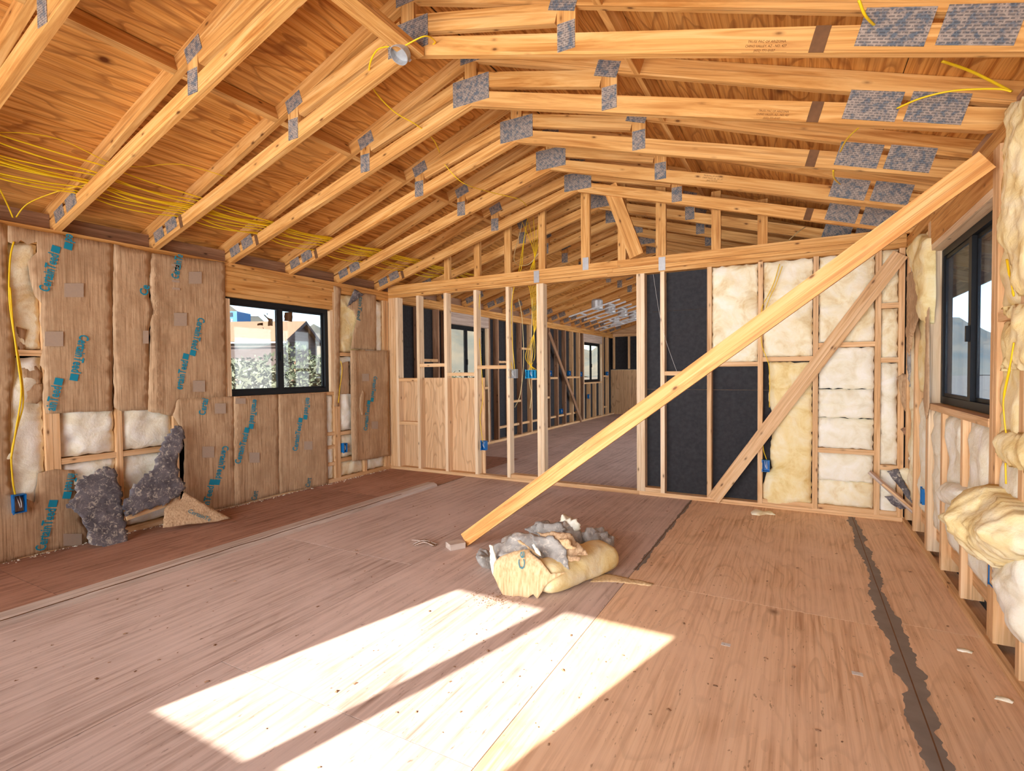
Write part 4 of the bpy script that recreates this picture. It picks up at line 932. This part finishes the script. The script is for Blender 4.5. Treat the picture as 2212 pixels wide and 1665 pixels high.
cab([yv(1800, 368, 3.45), yv(1802, 385, 3.6), yv(1815, 398, 3.98)], 'short yellow cable loop below the right eave', r=.005)
cab([yv(1740, 490, 5.2), yv(1725, 500, 5.1), yv(1705, 518, 5.0)], 'short pale cable above the partition plate', r=.005, mat='cable_w')
def pcab(px, y, label, mat='cable', r=.005, group=None): return cab([yv(u, v, y+dy) for u, v, dy in px], label, r, mat, group)
# cables at the doorway
pcab([(1146, 430, .3), (1132, 520, .2), (1126, 580, .12), (1112, 612, .06), (1103, 680, .05), (1102, 760, .05), (1108, 800, .04)], YP, 'yellow cable running down the stud into the grey box', group='cables at the doorway')
pcab([(1140, 470, .3), (1128, 540, .2), (1120, 590, .1), (1107, 640, .055), (1106, 720, .06), (1112, 800, .05)], YP, 'second yellow cable running down the stud into the grey box', group='cables at the doorway')
for k in range(5):
    pcab([(1176-12*k, 455+6*k, .3), (1160-2*k, 540, .2), (1140+4*k, 600, .1), (1146+3*k, 632, .06), (1152+2*k, 700, .07), (1155-5*k, 770, .07), (1140+5*k, 800, .03)], YP, 'yellow cable fanning down from the trusses into the wide cyan box', group='cables into the cyan box', r=.0042)
pcab([(1120, 645, .14), (1128, 690, .15), (1131, 780, .16), (1124, 850, .16), (1112, 880, .15)], YP, 'pale loose cable end hanging beside the grey box', 'cable_w', .0048)
pcab([(1150, 640, .12), (1148, 730, .12), (1143, 815, .12), (1148, 850, .13), (1145, 882, .13)], YP, 'pale loose cable end hanging behind the cyan box', 'cable_w', .0048)
pcab([(1124, 420, .3), (1128, 480, .3), (1110, 560, .25), (1140, 572, .2), (1168, 540, .2)], YP, 'pale cable loop above the partition plate', 'cable_w', .0045)
pcab([(1037, 635, .05), (1034, 700, .06), (1040, 790, .05), (1043, 860, .05), (1037, 900, .05), (1041, 940, .04), (1043, 955, .02)], YP, 'yellow cable running down the stud to the low blue box by the doorway')
# cables on the insulated bays
pcab([(1684, 570, -.02), (1672, 610, -.03), (1658, 640, -.025), (1645, 670, -.02), (1645, 740, -.02), (1655, 770, -.03), (1662, 800, -.035), (1662, 880, -.035)], YP, 'yellow cable running down over the upper partition batt', r=.0055)
pcab([(1690, 575, -.03), (1676, 615, -.035), (1662, 645, -.03), (1650, 680, -.03)], YP, 'short yellow cable twisted beside the one on the upper batt', r=.0055)
pcab([(1648, 960, .0), (1650, 975, -.005), (1656, 992, .01)], YP, 'yellow cable end entering the box beside the bulging batt')
cab([tr(30, 522, XL+.012), tr(22, 560, XL+.01), tr(20, 640, XL+.01), tr(30, 720, XL+.012), tr(45, 800, XL+.015), tr(50, 870, XL+.02), tr(38, 920, XL+.02), tr(25, 980, XL+.02), tr(28, 1040, XL+.015), tr(34, 1072, XL+.005)], 'yellow cable hanging through the torn paper to the left blue box', r=.005)
cab([tr(22, 620, XL+.012), tr(28, 700, XL+.012), tr(40, 790, XL+.02), tr(46, 850, XL+.025), tr(34, 930, XL+.025), tr(24, 990, XL+.02)], 'second yellow cable hanging through the torn paper at the left end', r=.005)
cab([tr(736, 780, XL+.006), tr(739, 800, XL+.012), tr(734, 840, XL+.01), tr(731, 870, XL+.005)], 'short yellow cable on the stud beside the left window', r=.005)
cab([tr(2175, 560, XR-.03), tr(2182, 600, XR-.035), tr(2190, 640, XR-.02)], 'yellow cable emerging from the batt above the short block', r=.0042)
cab([tr(2190, 740, XR-.03), tr(2180, 800, XR-.03), tr(2168, 860, XR-.026), tr(2169, 900, XR-.024), tr(2173, 935, XR-.02)], 'yellow cable crossing the stud face below the short block', r=.0042)
cab([tr(2172, 1000, XR-.02), tr(2173, 1045, XR-.02)], 'short yellow cable above the big bundle', r=.005)
# white string hanging by the felt bays
pcab([(1411, 592, -.01), (1425, 680, -.01), (1440, 740, -.01), (1462, 803, -.01)], YP, 'thin white string hanging across the black felt bays', 'wire_w', .0016)
# two recessed light frames hung in the far room trusses
def lamp_frame(u, v, d, label):
    o = at_depth(u, v, d); r = empty('recessed_light_frame', o, label=label, cat='light frame')
    ux, uy = Vector((1, 0, .26)).normalized(), Vector((0, 1, 0))
    for s in (-1, 1): board('hanger_bar', o+uy*s*.13-ux*.36, o+uy*s*.13+ux*.36, (0, 0, 1), .02, .006, M['galv'], r)
    for s in (-1, 1): board('cross_bar', o-uy*.13+ux*s*.2, o+uy*.13+ux*s*.2, (0, 0, 1), .02, .006, M['galv'], r)
    V = []; F = []; n = 16
    for z, rad in ((0, .075), (.11, .075), (.13, .06)):
        for k in range(n): V.append(o+Vector((rad*math.cos(2*math.pi*k/n), rad*math.sin(2*math.pi*k/n), z)))
    for i in range(2):
        for k in range(n): F.append((i*n+k, i*n+(k+1) % n, (i+1)*n+(k+1) % n, (i+1)*n+k))
    F.append(tuple(2*n+k for k in range(n))); mesh_obj('light_can', V, F, M['galv'], r, smooth=False)
for (u, v, d), lb in zip(((1290, 668, 6.9), (1318, 676, 7.5), (1345, 683, 8.1), (1368, 690, 8.7), (1330, 700, 9.6)), ('first', 'second', 'third', 'fourth', 'fifth')):
    lamp_frame(u, v, d, 'metal recessed light frame between far room trusses, %s beyond the doorway' % lb)

# ================================================================= THE HEAP ON THE FLOOR
hp = empty('insulation_heap', (-1.25, 2.75, 0), label='crumpled heap of torn insulation and brown paper on the floor in the sunlight', cat='insulation heap')
def mound(name, c, ax, L_, W_, H_, mat, seed, bend=0.0, squ=2.6, na=.018, nf=7):
    ax = Vector(ax).normalized(); si = Vector((-ax.y, ax.x, 0)); V = []; F = []; n, m_ = 26, 22
    for i in range(n+1):
        t = i/n*2-1; prof = (1-abs(t)**squ)**.5 if abs(t) < 1 else 0; prof = max(prof, .02)
        for j in range(m_):
            an = 2*math.pi*j/m_; cx = math.copysign(abs(math.cos(an))**.7, math.cos(an)); cz = math.copysign(abs(math.sin(an))**.7, math.sin(an))
            P = Vector(c)+ax*(t*L_/2)+si*(cx*W_/2*prof+bend*t*t)+Vector((0, 0, H_/2+cz*H_/2*prof))
            P += Vector((1, 1, 1))*0+ (P-Vector(c)).normalized()*na*noise.fractal(P*nf+Vector((seed, 0, 0)), .8, 2, 3); P.z = max(P.z, .003)
            V.append(P)
    for i in range(n):
        for j in range(m_): F.append((i*m_+j, i*m_+(j+1) % m_, (i+1)*m_+(j+1) % m_, (i+1)*m_+j))
    F.append(tuple(range(m_))[::-1]); F.append(tuple(n*m_+j for j in range(m_)))
    return mesh_obj(name, V, F, M[mat], hp)
mound('fibreglass_core', (-1.085, 2.69, 0), (.20, .56, 0), .62, .21, .165, 'fluff_y', 2, bend=.0, squ=8)
mound('grey_core', (-1.36, 2.78, 0), (.5, .30, 0), .44, .40, .15, 'grey_felt_l', 5, squ=4, na=.04, nf=12)
mound('grey_lobe', (-1.12, 3.14, 0), (.5, -.2, 0), .22, .16, .15, 'grey_felt_l', 8, na=.05, nf=14)
mound('grey_lobe', (-1.60, 2.64, 0), (.1, .5, 0), .20, .10, .11, 'grey_felt_l', 9, na=.05, nf=16)
mound('grey_core', (-1.36, 3.02, 0), (.5, .1, 0), .34, .20, .19, 'grey_felt_l', 6, squ=4, na=.04, nf=12)
mound('fibreglass_wad', (-1.28, 3.06, .13), (.5, .1, 0), .15, .09, .09, 'fluff_w', 10, na=.05, nf=18)
def hs(name, px, O, Aa, Bb, mat, seed, amp=.012, bulge=.0, depth=.004, fs=7, res=.014, shape=None, jit=.005):
    f = Frame(O, Aa, Bb); return blanket(name, f.pts(px), f, M[mat], hp, res=res, amp=amp, bulge=bulge, depth=depth, fs=fs, seed=seed, shape=shape, jit=jit, edge=.02), f
curl = lambda a, b, d: .035*math.sin(min(1.0, max(0, b/.27))*math.pi)-.25*max(0, b-.2)
kf2, fk = hs('paper_facing', [(1069, 1240), (1073, 1216), (1084, 1203), (1112, 1191), (1142, 1186), (1150, 1196), (1172, 1212), (1186, 1230), (1193, 1240), (1226, 1236), (1200, 1250), (1183, 1262), (1160, 1293), (1152, 1283), (1140, 1291), (1120, 1287), (1090, 1290), (1078, 1268)], (-1.30, 2.345, .004), (1, .18, 0), (-.1, .42, 1), 'kraft_n', 71, amp=.006, depth=.006, shape=curl, jit=.002)
pa, pb = fk.px(1139, 1230), fk.px(1137, 1192); text_on('printed_word', 'Ce', fk, pa, pb, M['teal_d'], kf2, lift=.042, height=.035)
hs('torn_edge', [(1056, 1178), (1064, 1180), (1071, 1205), (1072, 1240), (1066, 1245), (1060, 1220)], (-1.50, 2.44, .01), (1, .3, 0), (0, .1, 1), 'fluff_w', 72, depth=.02, amp=.015)
hs('grey_sheet', [(1055, 1176), (1084, 1170), (1108, 1154), (1118, 1150), (1160, 1152), (1182, 1166), (1150, 1186), (1142, 1190), (1110, 1195), (1085, 1206), (1074, 1196)], (-1.38, 2.55, .17), (1, .1, 0), (-.05, .5, .30), 'grey_felt_l', 73, amp=.03, depth=.010, fs=9)
hs('grey_sheet', [(1132, 1140), (1150, 1136), (1180, 1131), (1213, 1131), (1222, 1146), (1196, 1152), (1150, 1150)], (-1.32, 2.98, .20), (1, .1, 0), (0, .5, .35), 'grey_felt_l', 74, amp=.03, depth=.012, fs=9)
hs('grey_sheet', [(1146, 1154), (1195, 1158), (1224, 1186), (1229, 1228), (1205, 1215), (1168, 1213), (1176, 1196), (1158, 1180)], (-1.17, 2.55, .205), (1, .15, 0), (-.05, .5, .5), 'grey_felt_l', 75, amp=.03, depth=.010, fs=9)
hs('paper_strip', [(1160, 1150), (1200, 1152), (1232, 1156), (1252, 1176), (1270, 1199), (1252, 1201), (1225, 1196), (1200, 1172)], (-1.13, 2.60, .225), (1, .1, 0), (0, .5, .36), 'kraft', 76, amp=.035, fs=11)
hs('paper_strip', [(1205, 1163), (1235, 1166), (1232, 1176), (1246, 1182), (1222, 1184)], (-1.13, 2.54, .245), (1, .1, 0), (0, .5, .45), 'kraft_n', 81, amp=.02, fs=11)
hs('paper_strip', [(1117, 1167), (1124, 1166), (1150, 1186), (1172, 1206), (1160, 1200), (1140, 1184)], (-1.27, 2.50, .235), (1, .1, 0), (0, .5, .5), 'kraft_n', 77, amp=.012)
hs('paper_strip', [(1226, 1200), (1256, 1202), (1250, 1213), (1228, 1211)], (-1.08, 2.53, .20), (1, .1, 0), (0, .5, .8), 'kraft', 78)
hs('fibreglass_wad', [(1149, 1177), (1153, 1173), (1166, 1190), (1168, 1200), (1156, 1192)], (-1.26, 2.47, .245), (1, .1, 0), (0, .5, .6), 'fluff_w', 79, bulge=.012, depth=.012)
hs('paper_strip', [(1290, 1238), (1320, 1240), (1412, 1260), (1405, 1264), (1330, 1256), (1275, 1256)], (-.8, 2.9, .006), (1, 0, 0), (0, 1, .02), 'kraft_n', 80, amp=.006, bulge=.006)

# ================================================================= LITTER ON THE FLOOR
rl = random.Random(21); V = []; F = []
def chip(P, s, rz, flat):
    b = len(V); c, d = math.cos(rz), math.sin(rz); k = [(-1, -.4, 0), (1, -.5, .2), (.9, .5, 0), (-.8, .6, .3), (0, 0, 1)]
    for x, y, z in k: V.append(Vector((P[0]+s*(x*c-y*d), P[1]+s*(x*d+y*c), .001+s*flat*z)))
    for f in ((0, 1, 4), (1, 2, 4), (2, 3, 4), (3, 0, 4), (0, 3, 2, 1)): F.append(tuple(b+i for i in f))
for i in range(420):
    x = rl.uniform(-3.1, .62); y = rl.uniform(.7, 4.7); chip((x, y), rl.choice((.003, .003, .004, .005, .006, .009)), rl.uniform(0, 6.28), rl.uniform(.2, .7))
for i in range(160):
    chip((rl.gauss(-1.36, .06), rl.gauss(2.27, .05)), rl.uniform(.002, .005), rl.uniform(0, 6), .6)
fm = [0]*len(F); 
lit = mesh_obj('floor_litter', V, F, [M['dark_wood']], None, smooth=False, kind='stuff', label='scattered wood chips and crumbs on the plywood floor', cat='litter')
for k, (u, v) in enumerate(((1568, 1392), (1852, 1455))):
    a, b = FF.px(u, v); abox('paper_sticker', (a-.018, b-.012, .0004), (a+.018, b+.012, .0012), M['sticker'], None, label='small faded paper sticker on the floor, %s the grey filler seam' % ('farther from' if k == 0 else 'nearer to'), cat='sticker')
for k in range(6):
    p = Vector((*FF.px(940, 1180), .004)); d = Vector((rl.uniform(-.25, -.05), rl.uniform(-.06, .06), 0)); 
    tube('wood_sliver', [p+Vector((0, .01*k-.02, 0)), p+d*.5+Vector((0, 0, .012+.01*(k % 3))), p+d], .003, M['grey_wood' if k % 2 else 'dark'], None, n=4, sides=4, label='thin wood sliver beside the block at the brace foot', cat='wood sliver', group='slivers by the brace foot')
for i, (u, v) in enumerate(((2090, 1292), (2205, 1330), (2168, 1510), (2140, 1385), (2085, 1405))):
    a, b = FF.px(u, v); f = Frame((a, b, .002), (1, 0, 0), (0, 1, 0)); s = .028
    blanket('paper_crumb', [(-s, -s*.5), (s*.6, -s*.7), (s, s*.2), (0, s*.6), (-s*.7, s*.4)], f, M['fluff_w'], None, res=.012, amp=.012, bulge=.012, edge=.01, depth=.003, fs=30, seed=90+i, label='crumpled pale paper crumb on the floor along the right wall', cat='paper scrap', group='paper crumbs by the right wall')

# pale crumbs and dust along the foot of the papered wall
V = []; F = []
for i in range(260):
    y = rl.uniform(1.3, 4.75); chip((XL+abs(rl.gauss(.012, .022))+.004, y), rl.uniform(.003, .009), rl.uniform(0, 6.28), rl.uniform(.4, .9))
mesh_obj('wall_dust', V, F, M['fluff_w'], None, smooth=False, kind='stuff', label='pale insulation crumbs along the foot of the papered wall', cat='litter')
# ================================================================= OUTSIDE
M['ground'] = plain('dry_ground', hexc(120, 104, 84), .95, var=hexc(142, 126, 104), vs_=.4)
M['hill'] = plain('scrub_hill', hexc(118, 106, 86), .95, var=hexc(76, 84, 78), vs_=.06, amt=.9)
M['roof'] = plain('shingle_roof', hexc(142, 112, 86), .9, var=hexc(122, 94, 72), vs_=4)
M['siding'] = plain('brown_siding', hexc(84, 70, 66), .8)  # brown darkened to hold the shade under the eave
M['bluebld'] = plain('blue_house', hexc(70, 120, 170), .7); M['trimw'] = plain('white_trim', (.7, .7, .7, 1), .7)
M['pane_d'] = plain('dark_pane', (.03, .04, .06, 1), .15)
M['leaf'] = plain('sage_leaf', hexc(92, 98, 78), .85, var=hexc(132, 132, 108), vs_=2.5, amt=.9); M['leaf_d'] = plain('dark_leaf', hexc(66, 76, 52), .85, var=hexc(100, 104, 80), vs_=2, amt=.9)
gz = -.55
V = [(-400, -400, gz), (400, -400, gz), (400, 400, gz), (-400, 400, gz)]
gr = mesh_obj('ground', [Vector(v) for v in V], [(0, 1, 2, 3)], M['ground'], None, smooth=False, kind='structure')
def hills(name, r0, r1, a0, a1, h, seed, label):
    V = []; F = []; n, m_ = 90, 12
    for i in range(n+1):
        an = a0+(a1-a0)*i/n
        for j in range(m_+1):
            t = j/m_; r = r0+(r1-r0)*t; d = Vector((math.sin(an), math.cos(an), 0)); hh = h*(.55+.5*noise.fractal(Vector((an*5+seed, 0, 0)), .8, 2, 4))*math.sin(min(1, t*1.15)*math.pi/2)+h*.08*noise.fractal(Vector((an*30, t*4, seed)), .8, 2, 4)
            V.append(d*r+Vector((0, 0, gz-.5+max(0, hh))))
    for i in range(n):
        for j in range(m_): k = m_+1; F.append((i*k+j, i*k+j+1, (i+1)*k+j+1, (i+1)*k+j))
    return mesh_obj(name, V, F, M['hill'], None, label=label, cat='hill')
hills('dry_hills', 140, 330, -1.75, .25, 44, 3.3, 'dry scrub covered hills beyond the house seen through the left windows')
hills('distant_hills', 200, 420, .3, 2.6, 40, 8.1, 'pale dry hills seen through the right window')
# neighbour's house: long side towards us, gable end to the right
D0 = 40.0; hz = at_depth(610, 731, D0)
cx = at_depth(610, 731, D0); rt = Vector((RT.x, RT.y, 0)).normalized(); bk = Vector((FW.x, FW.y, 0)).normalized()
ze = cx.z; zr = at_depth(646, 696, D0+3.4).z; Ln, Wd = 16.0, 6.8
c = Vector((cx.x, cx.y, 0))+bk*.2
hs_ = empty('neighbour_house', Vector((c.x, c.y, gz)), label='brown sided house with tan shingle gable roof beyond the hedge', cat='house')
def HP(l, d, z): return Vector((c.x, c.y, 0))-rt*l+bk*d+Vector((0, 0, z))
prism('wall', [HP(0, 0, gz), HP(Ln, 0, gz), HP(Ln, 0, ze), HP(0, 0, ze)], bk*.2, M['siding'], hs_)
prism('gable_wall', [HP(0, 0, gz), HP(0, Wd, gz), HP(0, Wd, ze), HP(0, Wd/2, zr-.1), HP(0, 0, ze)], -rt*.2, M['siding'], hs_)
sl2 = (zr-ze)/(Wd/2)
for s in (0, 1):
    d0 = -.45 if s == 0 else Wd+.45; z0 = ze-.45*sl2
    prism('roof', [HP(-.45, d0, z0), HP(Ln, d0, z0), HP(Ln, Wd/2, zr), HP(-.45, Wd/2, zr)], (0, 0, .12), M['roof'], hs_)
    prism('rake_board', [HP(-.47, d0, z0-.16), HP(-.47, Wd/2, zr-.16), HP(-.47, Wd/2, zr+.1), HP(-.47, d0, z0+.1)], -rt*.06, M['siding'], hs_)
z = gz+.4
for k in range(22):
    z = ze-.25*k+1.4; half = Wd if z < ze else max(0, (zr-z)/sl2*2)
    d0 = 0 if z < ze else (Wd-half)/2
    if half > .5: board('siding_board', HP(-.02, d0+.05, z), HP(-.02, d0+half-.05, z), (0, 0, 1), .19, .04, M['siding'], hs_)
for (l0, d0, l1, d1, z0, z1) in ((-.03, .9, -.03, 2.3, ze-1.6, ze-.5), (-.03, 4.2, -.03, 5.2, ze-1.5, ze-.6)):
    w_ = prism('window', [HP(l0-.02, d0, z0), HP(l1-.02, d1, z0), HP(l1-.02, d1, z1), HP(l0-.02, d0, z1)], rt*.05, M['pane_d'], hs_)
prism('fascia', [HP(-.4, -.5, ze-.36), HP(Ln, -.5, ze-.36), HP(Ln, -.5, ze-.24), HP(-.4, -.5, ze-.24)], -bk*.05, M['trimw'], hs_)
# blue house far up the slope
b0 = at_depth(470, 690, 95); b1 = at_depth(512, 672, 95)
bh = empty('blue_house', Vector((b0.x, b0.y, gz)), label='small blue house on the slope above the brown house', cat='house')
def BP(l, d, z): return Vector((b0.x, b0.y, 0))+rt*l+bk*d+Vector((0, 0, z))
wd = (Vector((b1.x, b1.y, 0))-Vector((b0.x, b0.y, 0))).dot(rt)
prism('wall', [BP(0, 0, gz), BP(wd, 0, gz), BP(wd, 0, b1.z), BP(0, 0, b1.z)], bk*5, M['bluebld'], bh)
prism('window', [BP(wd*.45, -.05, b1.z-1.0), BP(wd*.78, -.05, b1.z-1.0), BP(wd*.78, -.05, b1.z-.25), BP(wd*.45, -.05, b1.z-.25)], bk*.04, M['pane_d'], bh)
for k in range(3): prism('window', [BP(wd*(.45+.12*k), -.05, b1.z-1.9), BP(wd*(.53+.12*k), -.05, b1.z-1.9), BP(wd*(.53+.12*k), -.05, b1.z-1.4), BP(wd*(.45+.12*k), -.05, b1.z-1.4)], bk*.04, M['trimw'], bh)
# shrubs
def shrub(loc, R, H, mat, label, seed, n=2600, group='shrubs of the hedge'):
    rnd = random.Random(seed); V = []; F = []
    root = empty('shrub', loc, label=label, cat='shrub', group=group)
    cl = [(rnd.gauss(0, R*.45), rnd.gauss(0, R*.45), rnd.uniform(.2, .95)*H, rnd.uniform(.25, .45)*R) for _ in range(14)]
    for i in range(n):
        x, y, z, r = rnd.choice(cl); d = Vector((rnd.gauss(0, 1), rnd.gauss(0, 1), rnd.gauss(0, 1))).normalized()
        P = Vector(loc)+Vector((x, y, z))+d*r*rnd.uniform(.6, 1.05)
        if P.z < loc[2]+.02: P.z = loc[2]+.02+rnd.random()*.1
        u = Vector((rnd.gauss(0, 1), rnd.gauss(0, 1), rnd.gauss(0, 1))).normalized(); w = u.orthogonal().normalized(); s = rnd.uniform(.03, .065)
        b = len(V); V += [P-u*s, P+w*s*.4, P+u*s, P-w*s*.4]; F.append((b, b+1, b+2, b+3))
    mesh_obj('foliage', V, F, M[mat], root, smooth=False)
    for k in range(4): tube('stem', [Vector(loc), Vector(loc)+Vector((cl[k][0]*.5, cl[k][1]*.5, H*.3)), Vector(loc)+Vector(cl[k][:3])], .02, M['dark_wood'], root, n=3, sides=5)
i = 0
for (u, v, d, R, H, mt) in ((500, 770, 9.0, .9, 1.0, 'leaf'), (545, 790, 8.2, .9, 1.15, 'leaf'), (590, 785, 8.8, .9, 1.3, 'leaf'), (640, 748, 9.0, 1.0, 1.75, 'leaf_d'), (690, 765, 9.2, 1.0, 1.6, 'leaf'), (470, 810, 8.0, .9, 1.2, 'leaf'), (610, 830, 7.6, .8, 1.0, 'leaf'), (672, 820, 7.8, .8, 1.1, 'leaf_d'), (720, 780, 9.5, 1.0, 1.5, 'leaf'), (528, 830, 7.4, .8, .95, 'leaf')):
    p = at_depth(u, v, d); shrub((p.x, p.y, gz), R*.85, max(.5, p.z-gz-.05), mt, 'sage green shrub of the hedge outside the left window', 400+i); i += 1
for (x, y, R, H) in ((-6.9, 9.3, .9, 1.4), (-7.6, 11.2, 1.0, 1.6), (-8.2, 13.0, 1.1, 1.5), (-7.4, 16.5, 1.0, 1.5)):
    shrub((x, y, gz), R, H, 'leaf_d', 'dark green shrub outside the far room windows', 400+i, n=1800, group='shrubs outside the far room'); i += 1
for (x, y, R, H) in ((6.5, 14, 1.2, 1.0), (9, 20, 1.3, 1.1), (5, 19, 1.1, .9)):
    shrub((x, y, gz), R, H, 'leaf', 'pale shrub on the dry ground outside the right window', 400+i, n=1500, group='shrubs outside the right window'); i += 1
# unseen cap added over the roof peak to stop light leaking in
prism('ridge_light_block', [Vector((XRID-.12, YREAR-.35, zt(XRID)+.115-.0426)), Vector((XRID, YREAR-.35, zt(XRID)+.115)), Vector((XRID+.12, YREAR-.35, zt(XRID)+.115-.0426)), Vector((XRID+.12, YREAR-.35, zt(XRID)+.16)), Vector((XRID-.12, YREAR-.35, zt(XRID)+.16))], (0, YEND-YREAR+.6, 0), M['dark_wood'], ceil)
